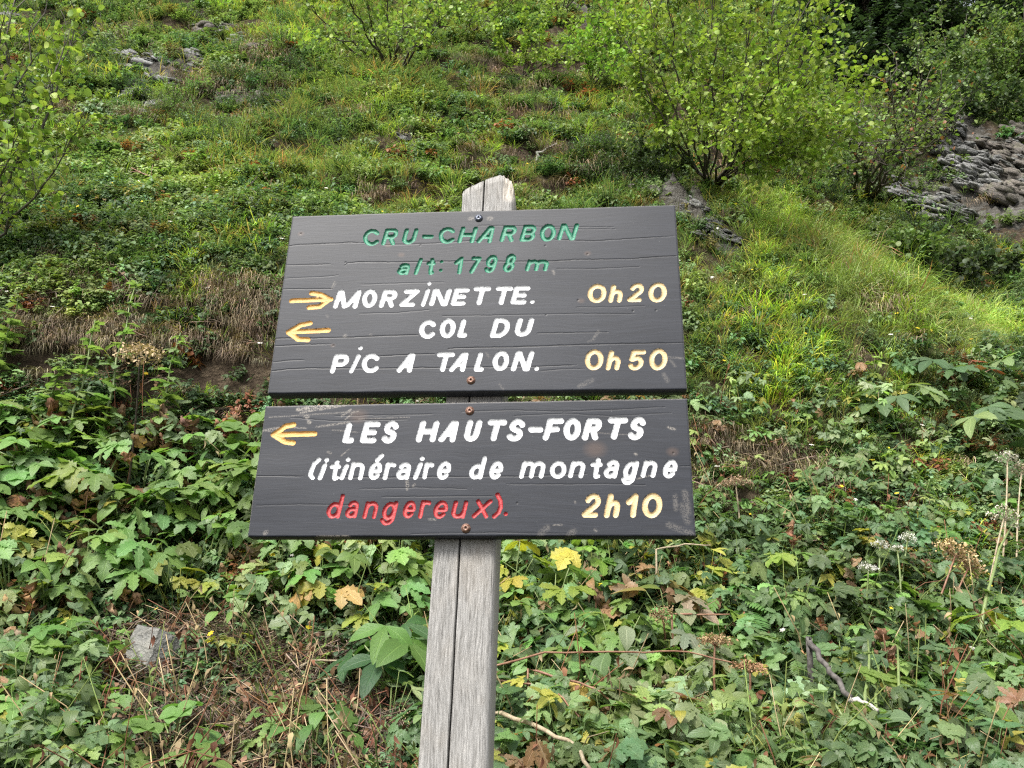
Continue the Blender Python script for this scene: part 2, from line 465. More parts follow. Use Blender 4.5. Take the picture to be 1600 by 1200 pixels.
LITTERZ = [(400, 1060, 180, 75, 8, 1.5), (560, 1110, 90, 70, 0, 1.1), (300, 1150, 160, 45, 5, .8), (120, 1010, 80, 35, 0, .6), (410, 1180, 220, 110, 0, 1.5), (400, 1310, 230, 130, 0, 1.4), (235, 1040, 75, 50, 0, 1.5)]
DARKG = [(920, 265, 60, 26, 0, 1), (1330, 290, 90, 30, 10, 1), (1500, 420, 80, 30, 10, 1.0), (800, 130, 70, 18, 10, .6), (180, 100, 100, 40, 30, .4), (1450, 170, 80, 30, 10, .8)]
RIDGEZ = [(1215, 350, 60, 34, 45, 1.2), (1300, 410, 80, 42, 38, 1.5), (1400, 480, 90, 36, 32, 1.5), (1520, 520, 90, 30, 18, 1.4), (1320, 500, 60, 50, 40, .6), (1390, 550, 40, 45, 20, .5), (1180, 320, 40, 26, 40, .9)]
YGRASS = [(330, 260, 130, 45, 5, 1.0), (100, 110, 60, 60, 20, .6), (450, 30, 60, 24, 0, 1.2), (560, 270, 140, 40, 0, .8), (960, 160, 80, 50, 10, .9), (760, 210, 90, 40, 0, .4), (420, 260, 60, 40, 0, .5), (500, 140, 60, 40, 0, .5), (60, 60, 90, 30, 0, .5), (640, 150, 60, 30, 0, .5)]



# ------------------------------------------------------------------ ground
def build_ground():
    def sheet(name, X, Y, Z, mat, inv=False):
        n, m = X.shape
        P = world(X, Y, Z).reshape(-1, 3)
        uu, vv = project(P); rk = np.clip(blobs(uu, vv, ROCKZ), 0, 1) if not inv and mat is soil and X.shape[0] > 100 else np.zeros(len(P))
        i = np.arange(n - 1)[:, None] * m; j = np.arange(m - 1)[None]
        q = np.stack([i + j, i + j + 1, i + m + j + 1, i + m + j], -1).reshape(-1, 4)
        if inv: q = q[:, ::-1]
        if rk.max() > 0:
            X_, Y_ = X.ravel(), Y.ravel(); zz = P[:, 2] + .5 * X_ + .25 * fbm(X_ * 1.5, Y_ * 1.5, 5); f = zz * 4.5 - np.floor(zz * 4.5)
            P[:, 2] += np.clip(rk * 1.3 - .2, 0, 1) * (.26 * (f - .5) + .26 * fbm(X_ * 4, Y_ * 4, 13) + .11 * fbm(X_ * 12, Y_ * 12, 14))
        g = Geo(); g.add(P, q, np.stack([rk, rk * 0, rk * 0], 1))
        obj(name, g.mesh(name, mat), kind='structure')
    soil = soil_material()
    t = np.linspace(-1.5, 1.5, 470); ln = np.concatenate([np.linspace(math.log(.55), math.log(2.2), 26)[:-1], np.linspace(math.log(2.2), math.log(14), 430)[:-1], np.linspace(math.log(14), math.log(58), 60)])
    Y = np.exp(ln)[:, None] + 0 * t; X = t[None] * Y
    Z = H(X, Y)
    # close in, columns are finer than the noise: true plan positions keep one surface
    sheet('hillside', X, Y, Z, soil)
    # the footpath shelf under the photographer and the valley side that falls away behind
    xs = np.linspace(-60, 60, 81); ys = np.concatenate([np.linspace(-90, -3, 20)[:-1], np.linspace(-3, .56, 16)])
    Yb = ys[:, None] + 0 * xs; Xb = xs[None] + 0 * Yb
    z0 = H0(np.zeros(1), np.array([.56]))[0] - .02
    Zb = np.where(Yb > -1.2, z0, z0 + (Yb + 1.2) * .5) + .03 * fbm(Xb, Yb, 4) - np.clip(np.abs(Xb) - .7, 0, 1) * .0
    sheet('footpath', Xb, Yb, Zb, soil)
build_ground()


# ------------------------------------------------------------------ the signpost
LEAN = R_(6)
BO = np.array([0, 0, 1.65])                      # middle of the lower board's bottom edge
BX = np.array([1., 0, 0]); BZ = np.array([0, math.sin(LEAN), math.cos(LEAN)]); BN = np.array([0, -math.cos(LEAN), math.sin(LEAN)])


def bpx(u, v, off=0.0):
    """picture place -> (x, z) on the board plane moved back by off"""
    d = ray(u, v); o = BO - BN * off
    s = ((o - CAM) @ BN) / (d @ BN); p = CAM + s * d - o
    return np.array([p @ BX, p @ BZ])


def arc(cx, cy, rx, ry, a0, a1, n=10):
    a = np.radians(np.linspace(a0, a1, n)); return [(cx + rx * math.cos(t), cy + ry * math.sin(t)) for t in a]


G = {
    'C': [arc(.5, .5, .5, .5, 40, 320, 16)],
    'O': [arc(.5, .5, .5, .5, 0, 360, 24)], '0': [arc(.5, .5, .5, .5, 0, 360, 24)],
    'R': [[(0, 0), (0, 1), (.6, 1)] + arc(.62, .75, .33, .25, 90, -90, 9) + [(.0, .5)], [(.5, .5), (.92, 0)]],
    'P': [[(0, 0), (0, 1), (.6, 1)] + arc(.62, .73, .38, .27, 90, -90, 9) + [(.0, .46)]],
    'U': [[(0, 1), (0, .35)] + arc(.45, .35, .45, .35, 180, 360, 10) + [(.9, 1)]],
    'H': [[(0, 0), (0, 1)], [(1, 0), (1, 1)], [(0, .5), (1, .5)]],
    'A': [[(0, 0), (.72, 1), (.95, 1), (1.05, 0)], [(.3, .33), (1, .33)]],
    'B': [[(0, 0), (0, 1), (.6, 1)] + arc(.6, .76, .32, .24, 90, -90, 8) + [(0, .52)], [(.6, .52)] + arc(.62, .26, .38, .26, 90, -90, 8) + [(0, 0)]],
    'N': [[(0, 0), (0, 1), (.12, 1), (.85, 0), (1, 0), (1, 1)]],
    'M': [[(0, 0), (.02, 1), (.12, 1), (.45, 0), (.6, .1), (.98, 1), (1, .9), (1, 0)]],
    'E': [[(1, 1), (0, 1), (0, 0), (1, 0)], [(0, .5), (.85, .5)]],
    'F': [[(1, 1), (0, 1), (0, 0)], [(0, .5), (.8, .5)]],
    'Z': [[(.05, 1), (1, 1), (0, 0), (.95, 0)]],
    'T': [[(.05, 1), (1, 1)], [(.56, 1), (.26, 0)]],
    'L': [[(0, 1), (0, 0), (.95, 0)]],
    'D': [[(0, 0), (0, 1), (.4, 1)] + arc(.4, .5, .6, .5, 90, -90, 12) + [(0, 0)]],
    'S': [[(.95, .82)] + arc(.5, .76, .44, .24, 30, 250, 10) + arc(.5, .25, .48, .25, 80, -150, 11)],
    '-': [[(0, .5), (1, .5)]],
    '1': [[(.0, .68), (.95, 1), (.55, 0)]],
    '2': [arc(.5, .7, .47, .3, 165, -25, 10) + [(0, .02), (0, 0), (.98, 0)]],
    '5': [[(1, 1), (.12, 1), (.05, .55)] + arc(.5, .32, .48, .32, 130, -150, 12)],
    '7': [[(0, 1), (1, 1), (.3, 0)]],
    '8': [arc(.5, .76, .42, .24, 0, 360, 16), arc(.5, .26, .5, .26, 0, 360, 16)],
    '9': [arc(.5, .7, .45, .3, 0, 360, 16), [(.95, .7)] + arc(.5, .3, .46, .3, 0, -150, 9)],
    'a': [[(.12, .82)] + arc(.5, .72, .42, .28, 140, 0, 8) + [(.95, 0)], [(.93, .5), (.5, .55)] + arc(.42, .27, .42, .27, 90, 320, 10) + [(.93, .2)]],
    'd': [arc(.42, .3, .42, .3, 0, 360, 16), [(.88, 1), (.88, 0)]],
    'e': [[(.05, .48), (.95, .5)] + arc(.5, .5, .46, .5, 0, 320, 16)],
    'g': [arc(.45, .62, .42, .35, 0, 360, 16), [(.9, 1.0), (.9, .25)] + arc(.45, .25, .45, .25, 0, -160, 9)],
    'h': [[(0, 0), (0, 1)], [(0, .4)] + arc(.45, .37, .45, .3, 150, 0, 7) + [(.9, 0)]],
    'i': [[(.5, 0), (.5, 1)]], 'l': [[(.5, 0), (.5, 1)]],
    'm': [[(0, 0), (0, 1)], [(0, .7)] + arc(.25, .7, .23, .3, 150, 0, 6) + [(.5, 0)], [(.5, .7)] + arc(.75, .7, .24, .3, 150, 0, 6) + [(1, 0)]],
    'n': [[(0, 0), (0, 1)], [(0, .65)] + arc(.5, .65, .48, .35, 150, 0, 7) + [(.98, 0)]],
    'o': [arc(.5, .5, .5, .5, 0, 360, 20)],
    'r': [[(0, 0), (.28, 1)], [(.17, .6)] + arc(.62, .58, .42, .4, 160, 60, 6)],
    't': [[(.78, 1), (.42, .15), (.45, 0), (.72, .04)], [(.12, .72), (1, .72)]],
    'u': [[(0, 1), (0, .3)] + arc(.45, .3, .45, .3, 180, 330, 8) + [(.95, .35)], [(.95, 1), (.95, 0)]],
    'x': [[(0, 0), (1, 1)], [(.05, 1), (.95, 0)]],
    '(': [[(1, 1), (.5, .78), (.18, .45), (.02, .15), (.28, 0)]],
    ')': [[(.45, 1), (.85, .75), (.92, .45), (.6, .18), (.0, 0)]],
    '.': [[(.5, .5), (.5, .5)]],
}
GREEN, WHITE, CREAM, GOLD, RED = 'green', 'white', 'cream', 'gold', 'red'
T = []
def tx(board, colr, sw, items, sh=.30):
    sw = sw * {WHITE: 1.14, CREAM: 1.12, GREEN: 1.1, RED: 1.08}[colr]
    for it in items:
        ch, x0, x1, y0, y1 = it[:5]
        h = sw / 2
        if ch == 'dot':                          # x0,x1 = centre
            T.append((board, colr, it[3] if len(it) > 3 else sw, [[(x0, x1), (x0 + .01, x1)]], 'dot')); continue
        X0, X1, Y0, Y1 = x0 + h, x1 - h, y0 + h, y1 - h
        hh = Y1 - Y0
        s = 0 if ch in '-.Tt()1r' else (sh * .75 if ch in 'Oo0' else sh)
        if ch in 'C': s = sh * .5
        shw = s * hh
        if ch in 'Oo0C': shw *= .55
        wd = (X1 - X0) - shw if ch not in 'il' else 0
        st = []
        for pl in G[ch]:
            q = []
            for (a, b) in pl:
                if ch in 'il': q.append((X0 + (X1 - X0) * b, Y1 - b * hh))
                else: q.append((X0 + a * wd + (s * b * hh if ch not in 'Oo0C' else shw * (b - .0) * 1.0), Y1 - b * hh))
            st.append(q)
        T.append((board, colr, sw, st, ch))
tx(0, GREEN, 6.9, [('C', 566, 596, 357, 385), ('R', 595, 625, 356, 384), ('U', 626, 656, 356, 382.5), ('-', 659, 678, 365, 374), ('C', 684, 714, 354, 381.5),
    ('H', 714, 747, 353, 380.5), ('A', 744, 774, 352, 380.5), ('R', 780, 810, 351, 378.5), ('B', 811, 841, 350, 378), ('O', 842, 870, 349, 378), ('N', 870, 905, 348, 376)])
tx(0, GREEN, 6.5, [('a', 619, 643, 410, 430), ('l', 646, 661, 402, 430), ('t', 665, 681, 402, 430), ('1', 709, 725, 400, 429), ('7', 730, 753, 400, 428),
    ('9', 754, 780, 397.5, 427), ('8', 784, 809, 396, 426), ('m', 820, 859, 405, 424.5)])
T += [(0, GREEN, 6, [[(690, 408.5), (690.1, 408.5)], [(688.6, 422), (688.7, 422)]], 'colon')]
tx(0, WHITE, 7.4, [('M', 520, 565.5, 452, 482.7), ('O', 564, 591, 451, 481.6), ('R', 591.7, 623.6, 451.7, 481.4), ('Z', 623.4, 656, 451, 480), ('N', 670, 706, 450, 479),
    ('E', 703.7, 734, 449, 478), ('T', 738.7, 767.6, 447, 477.5), ('T', 773.6, 801.6, 446.6, 477), ('E', 797, 829, 446, 476)])
T += [(0, WHITE, 7.2, [[(661, 476), (668.7, 453.5)], [(670.7, 443), (670.8, 443)]], 'i'), (0, WHITE, 7.2, [[(831.4, 471.5), (831.5, 471.5)]], 'dot')]
tx(0, CREAM, 7.2, [('0', 916.8, 948.7, 443, 474), ('h', 950, 977.6, 444, 473.4), ('2', 979.7, 1008, 441.8, 472.6), ('0', 1011.6, 1043, 441, 473.4)], .22)
tx(0, WHITE, 7.4, [('C', 653.7, 684, 499.5, 530), ('O', 685.6, 713.7, 497, 529), ('L', 714, 737, 498, 528), ('D', 765, 800, 496.6, 528.5), ('U', 802, 836.7, 496, 526.5)])
tx(0, WHITE, 7.4, [('P', 515, 547.5, 552.8, 584), ('C', 564, 596, 552, 583.4), ('A', 619.7, 650, 551.5, 582.6), ('T', 681.8, 711, 550, 581.5), ('A', 701.6, 732.8, 550, 581.5),
    ('L', 739.8, 763, 550, 581), ('O', 768, 797, 547.6, 580), ('N', 798, 835, 547.6, 580.3)])
T += [(0, WHITE, 7.4, [[(549, 580), (560.5, 556.5)], [(563.4, 544), (563.5, 544)]], 'i'), (0, WHITE, 7.2, [[(838.6, 576), (838.7, 576)]], 'dot')]
tx(0, CREAM, 7.2, [('0', 912.5, 944, 545.4, 578.8), ('h', 946, 974.4, 547, 579), ('5', 979, 1009.4, 546, 579), ('0', 1013, 1044, 544, 578.8)], .22)
tx(1, WHITE, 8.4, [('L', 534.8, 560, 660, 692.7), ('E', 562, 595, 658, 692.7), ('S', 594, 625, 657, 693.2), ('H', 649.6, 687, 657, 691), ('A', 685, 717.5, 656.7, 691), ('U', 723, 755.4, 655.5, 690.3),
    ('T', 760.5, 792.4, 655, 689.3), ('S', 789.7, 822.5, 654, 689.7), ('-', 825, 849, 666, 676), ('F', 848, 881.5, 653, 688), ('O', 879, 909, 652.7, 688), ('R', 909, 942.8, 653, 688),
    ('T', 948.5, 981, 652, 687), ('S', 979, 1011, 651, 688)], .27)
tx(1, WHITE, 6.3, [('(', 481, 502, 714.4, 750), ('t', 513.6, 533, 718.4, 751), ('n', 543.6, 572, 721.6, 750), ('r', 598, 622, 721.6, 750), ('a', 617.6, 645, 722, 749.6),
    ('r', 659.6, 681, 721.6, 749), ('e', 680, 707.6, 720, 749.6), ('d', 731, 763, 712.4, 749), ('e', 761.6, 789, 720, 749), ('m', 811, 854, 720, 747.6), ('o', 858, 886, 720, 748),
    ('n', 887.6, 916.4, 719.6, 747), ('t', 921, 941.6, 715, 748), ('a', 942, 970, 718, 747.4), ('g', 969, 1000, 719.6, 757.6), ('n', 1001, 1029, 719, 746.4), ('e', 1033, 1061, 718, 747.4)], .25)
T += [(1, WHITE, 7.4, [[(500, 746.5), (507.5, 727)], [(510.4, 718.4), (510.5, 718.4)]], 'i'), (1, WHITE, 7.4, [[(534, 746.5), (541.5, 728)], [(544, 718), (544.1, 718)]], 'i'),
      (1, WHITE, 7.4, [[(649, 745.8), (657, 725.5)], [(659.6, 716.4), (659.7, 716.4)]], 'i')]
tx(1, WHITE, 6.3, [('e', 573, 600, 721, 750)], .25)
T[-1] = (T[-1][0], T[-1][1], T[-1][2], T[-1][3] + [[(589.5, 719), (596.5, 712)]], 'e_acute')
tx(1, RED, 6.0, [('d', 508, 541, 771.6, 810), ('a', 538, 563, 782, 809.6), ('n', 566, 593, 783, 810.4), ('g', 592, 624, 783, 820.4), ('e', 626.6, 652.4, 782, 809.6), ('r', 653, 676.4, 781, 810),
    ('e', 674, 703, 782, 810.4), ('u', 703.6, 732.4, 782, 810), ('x', 737, 769.4, 780, 809.6), (')', 769, 786.6, 769.6, 810)], .25)
T += [(1, RED, 6, [[(790, 803), (790.1, 803)]], 'dot')]
tx(1, CREAM, 7.6, [('2', 909, 941, 771, 808.4), ('h', 943.6, 974, 771, 809), ('1', 978.4, 998, 771, 808.6), ('0', 1002, 1036, 770.4, 809)], .22)
T += [(0, GOLD, 8.8, [[(455.5, 470), (517, 467.6)], [(487, 458), (501, 460), (515, 467.6), (500, 479), (483, 480.3)]], 'arrow'),
      (0, GOLD, 8.8, [[(513, 516), (450.5, 519)], [(484.5, 505), (470, 508), (450.5, 519), (466, 530), (481, 531)]], 'arrow'),
      (1, GOLD, 8.8, [[(491.5, 677.6), (427, 679)], [(458.5, 663.5), (446, 666), (427, 679), (445, 690), (457.5, 691.5)]], 'arrow')]

CR = [  # cracks in the boards: board, width (mm), path
    (0, 1.2, [(447, 385), (470, 382), (530, 380), (545, 378.5), (570, 380)]), (0, .7, [(600, 383), (680, 380), (745, 376)]),
    (0, 1.1, [(860, 374), (905, 376), (938, 376.5), (985, 373), (1056, 369)]), (0, 1.3, [(537, 416), (543, 411), (560, 409.5), (620, 409.5), (720, 408), (800, 408.6), (860, 408.5), (895, 406), (980, 405), (1061, 399.5)]),
    (0, .8, [(443, 414.5), (480, 414), (522, 413)]), (0, .9, [(440, 452), (480, 452), (520, 451)]), (0, .5, [(442, 435), (500, 433), (530, 430)]),
    (0, 1.3, [(428, 529), (490, 528.5), (560, 527), (600, 525), (655, 524)]), (0, .9, [(426, 541), (470, 539), (520, 538)]),
    (0, .9, [(836, 521), (880, 520), (952, 519)]), (0, 1.6, [(700, 545), (745, 543), (800, 542.5), (870, 540), (945, 538), (1010, 536.5), (1072, 536)]),
    (0, 1.1, [(590, 557), (640, 554.5), (683, 553)]), (0, .8, [(423, 566.5), (445, 564), (480, 562)]), (0, 1.1, [(420, 580.5), (450, 577), (480, 575.5), (560, 576), (640, 575), (700, 574.5), (740, 574), (850, 572.5), (905, 570)]),
    (0, .6, [(745, 352), (860, 354), (960, 355)]), (0, .5, [(860, 357), (900, 358), (965, 358)]), (0, .5, [(560, 490), (620, 489), (675, 484)]),
    (0, .4, [(900, 480), (960, 480), (1010, 478)]), (0, .5, [(870, 420), (930, 420), (1000, 417)]),
    (0, .5, [(840, 580), (880, 577), (915, 576)]), (0, .6, [(690, 494), (760, 493), (900, 490), (1000, 491)]), (0, .4, [(560, 445), (640, 442), (700, 441)]),
    (1, .8, [(395, 744), (440, 744), (480, 745)]), (1, .7, [(520, 746), (600, 746), (700, 745), (812, 744.5), (920, 740)]), (1, .7, [(1060, 728), (1080, 728)]),
    (1, .6, [(790, 756), (870, 757), (950, 756), (1010, 758)]), (1, .5, [(595, 776), (680, 776), (770, 775)]), (1, .5, [(520, 650), (600, 649), (680, 647)]),
    (1, .5, [(720, 643), (800, 641), (880, 643), (960, 640), (1040, 636)]), (1, .4, [(800, 650), (880, 646), (950, 650), (1050, 645)]), (1, .4, [(400, 790), (480, 788), (560, 790)]),
    (1, .4, [(640, 834), (760, 832), (900, 834)]), (1, .4, [(560, 764), (650, 762), (730, 764)]), (1, .5, [(450, 652), (520, 658), (640, 655)])]
MK = [  # worn pale marks: board, x0,y0,x1,y1, width px, strength
    (0, 518, 451, 523, 440, 1.2, .8), (0, 521, 450, 525, 443, .8, .6), (0, 533, 468, 533, 490, 0, 0), (0, 864, 423, 866, 428, 2, .9), (0, 927, 530, 935, 518, 2.2, .55), (0, 919, 534, 929, 530, 1.5, .4),
    (0, 905, 604, 925, 594, 3, .5), (0, 1037, 585, 1043, 595, 3, .5), (0, 1045, 558, 1070, 560, 1.5, .7), (0, 1048, 563, 1055, 572, 2, .5), (0, 780, 600, 786, 608, 1.5, .5), (0, 539, 525, 539.5, 525, 3, 1), (0, 579, 523, 580, 524, 2, .6),
    (0, 760, 552, 764, 558, 2, .4), (0, 511, 493, 512, 495, 2, .5), (0, 735, 341.5, 737, 341, 3.4, 1.2), (0, 764, 341.5, 767, 341, 3.4, 1.2),
    (1, 465, 640, 520, 633, 2.5, 1.1), (1, 470, 645, 505, 638, 1.5, 1), (1, 500, 640, 540, 633, 1.5, .9), (1, 420, 652, 560, 643, 1.0, .6), (1, 534, 650, 548, 640, 1.5, .8), (1, 540, 655, 552, 645, 1.2, .7), (1, 495, 667, 545, 660, 1.5, .7),
    (1, 408, 673, 440, 668, 1.8, .8), (1, 440, 667, 478, 669, 1.2, .7), (1, 478, 651, 480, 652, 3, 1), (1, 482, 659, 484, 660, 2.5, .9), (1, 520, 672, 560, 676, 1.0, .6), (1, 560, 655, 640, 652, .8, .5), (1, 405, 671, 425, 674, 1.2, .7),
    (1, 635, 749, 636, 765, 1.5, .7), (1, 637, 751, 638, 761, 1.2, .6), (1, 645, 760, 648, 757, 1.5, .6), (1, 533, 712, 546, 702, 1, .6), (1, 512, 706, 517, 708, 1.5, .5),
    (1, 1044, 668, 1054, 671, 1.8, .9), (1, 912, 675, 990, 680, .8, .4), (1, 414, 833, 416, 831, 2.5, 1), (1, 495, 838.5, 545, 838, 1.5, 1), (1, 670, 811, 680, 812, 1.3, .7), (1, 996, 748, 1020, 742, 1, .6), (1, 865, 820.5, 878, 820, 1, .7),
    (1, 1055, 775, 1056, 795, 3, .35), (1, 1070, 770, 1075, 800, 4, .35), (1, 1065, 790, 1074, 815, 4, .3), (1, 845, 834, 855, 825, 4, .3), (1, 890, 836, 896, 830, 4, .35), (1, 1045, 820, 1080, 834, 4, .3), (1, 930, 828, 931, 829, 2, .6), (1, 898, 784, 899, 785, 1.5, .6), (1, 993, 709, 994, 710, 2, .8)]


def paint_material(name, c1, c2, rough=.5):
    m, t = nm(name); k = NT(t)
    tc = k.n('ShaderNodeTexCoord').outputs['Object']
    mp = k.n('ShaderNodeMapping'); mp.inputs['Scale'].default_value = (1, 1, 3); k.l(tc, mp.inputs[0])
    n1 = k.noise(mp.outputs[0], 220, 3); n2 = k.noise(tc, 60, 3)
    c = k.mix(k.mapr(n2, .3, .7), c1, c2)
    c = k.mix(k.mapr(n1, .66, .76, 0, .55), c, (.06, .06, .055))
    p = k.n('ShaderNodeBsdfPrincipled', _Roughness=rough); k.l(c, p.inputs['Base Color'])
    k.l(k.bump(n1, .6, .0015), p.inputs['Normal'])
    k.out(p.outputs[0]); return m


PM = {GREEN: paint_material('green_letter_paint', (.012, .14, .08), (.03, .22, .13)),
      WHITE: paint_material('white_letter_paint', (.55, .56, .575), (.47, .48, .49)),
      CREAM: paint_material('cream_letter_paint', (.56, .44, .25), (.50, .36, .18)),
      GOLD: paint_material('ochre_arrow_paint', (.62, .38, .12), (.50, .27, .07)),
      RED: paint_material('red_letter_paint', (.33, .018, .026), (.40, .05, .05))}


def board_material():
    m, t = nm('black_stained_board'); k = NT(t)
    tc = k.n('ShaderNodeTexCoord').outputs['Object']
    a = k.n('ShaderNodeAttribute', attribute_name='col'); sc = k.n('ShaderNodeSeparateColor'); k.l(a.outputs['Color'], sc.inputs[0])
    crack, mark, knot = sc.outputs[0], sc.outputs[1], sc.outputs[2]
    mp = k.n('ShaderNodeMapping'); mp.inputs['Scale'].default_value = (2.2, 30, 70); k.l(tc, mp.inputs[0])
    wob = k.noise(tc, 4, 3)
    va = k.n('ShaderNodeVectorMath', operation='ADD'); k.l(mp.outputs[0], va.inputs[0])
    cx = k.n('ShaderNodeCombineXYZ'); k.l(k.math('MULTIPLY', wob, 4), cx.inputs[2]); k.l(cx.outputs[0], va.inputs[1])
    gr = k.noise(va.outputs[0], 4.5, 6, .7)
    mp2 = k.n('ShaderNodeMapping'); mp2.inputs['Scale'].default_value = (6, 30, 160); k.l(tc, mp2.inputs[0])
    g2 = k.noise(mp2.outputs[0], 6, 3, .6)
    big = k.noise(tc, 5, 4)
    c = k.ramp(gr, [(.3, (.008, .0095, .014)), (.55, (.0135, .016, .023)), (.72, (.024, .027, .036))])
    c = k.mix(k.mapr(g2, .60, .72, 0, .55), c, (.022, .022, .024))
    c = k.mix(k.mapr(big, .45, .7, 0, .35), c, (.028, .031, .040))
    fleck = k.noise(tc, 240, 2)
    c = k.mix(k.mapr(fleck, .74, .80, 0, .5), c, (.17, .17, .175))
    c = k.mix(k.math('MULTIPLY', knot, .6, True), c, (.075, .05, .04))
    brk = k.noise(tc, 420, 3)
    mk = k.math('MULTIPLY', mark, k.mapr(brk, .40, .56), True)
    c = k.mix(mk, c, (.34, .31, .27))
    c = k.mix(k.math('MULTIPLY', crack, 1.0, True), c, (.006, .006, .006))
    p = k.n('ShaderNodeBsdfPrincipled', _Roughness=.5); k.l(c, p.inputs['Base Color'])
    p.inputs['Specular IOR Level'].default_value = .36
    h = k.math('SUBTRACT', k.math('ADD', gr, k.math('MULTIPLY', g2, .6)), k.math('MULTIPLY', crack, 1.5))
    k.l(k.bump(h, .15, .001), p.inputs['Normal'])
    k.out(p.outputs[0]); return m


def raw_edge_material():
    m, t = nm('worn_board_edge'); k = NT(t)
    tc = k.n('ShaderNodeTexCoord').outputs['Object']
    mp = k.n('ShaderNodeMapping'); mp.inputs['Scale'].default_value = (12, 60, 60); k.l(tc, mp.inputs[0])
    n = k.noise(mp.outputs[0], 5, 4, .7)
    c = k.ramp(n, [(.36, (.05, .05, .05)), (.46, (.30, .28, .24)), (.7, (.62, .59, .52))])
    p = k.n('ShaderNodeBsdfPrincipled', _Roughness=.8); k.l(c, p.inputs['Base Color']); k.out(p.outputs[0]); return m


BOARD = board_material(); EDGE = raw_edge_material()
sign = obj('signpost', None, label='wooden trail signpost with two black carved boards on a cracked grey post', cat='signpost')
sign.location = (0.0, .06, .25)
bpy.context.view_layer.update()
SIGN_INV = sign.matrix_world.inverted() if False else Matrix.Translation((0, -.06, -.25))


def segd(px, py, a, b):
    ax, ay = a; bx, by = b; dx, dy = bx - ax, by - ay; L = dx * dx + dy * dy + 1e-12
    t = np.clip(((px - ax) * dx + (py - ay) * dy) / L, 0, 1); cx, cy = ax + t * dx, ay + t * dy
    return np.hypot(px - cx, py - cy), cx, cy


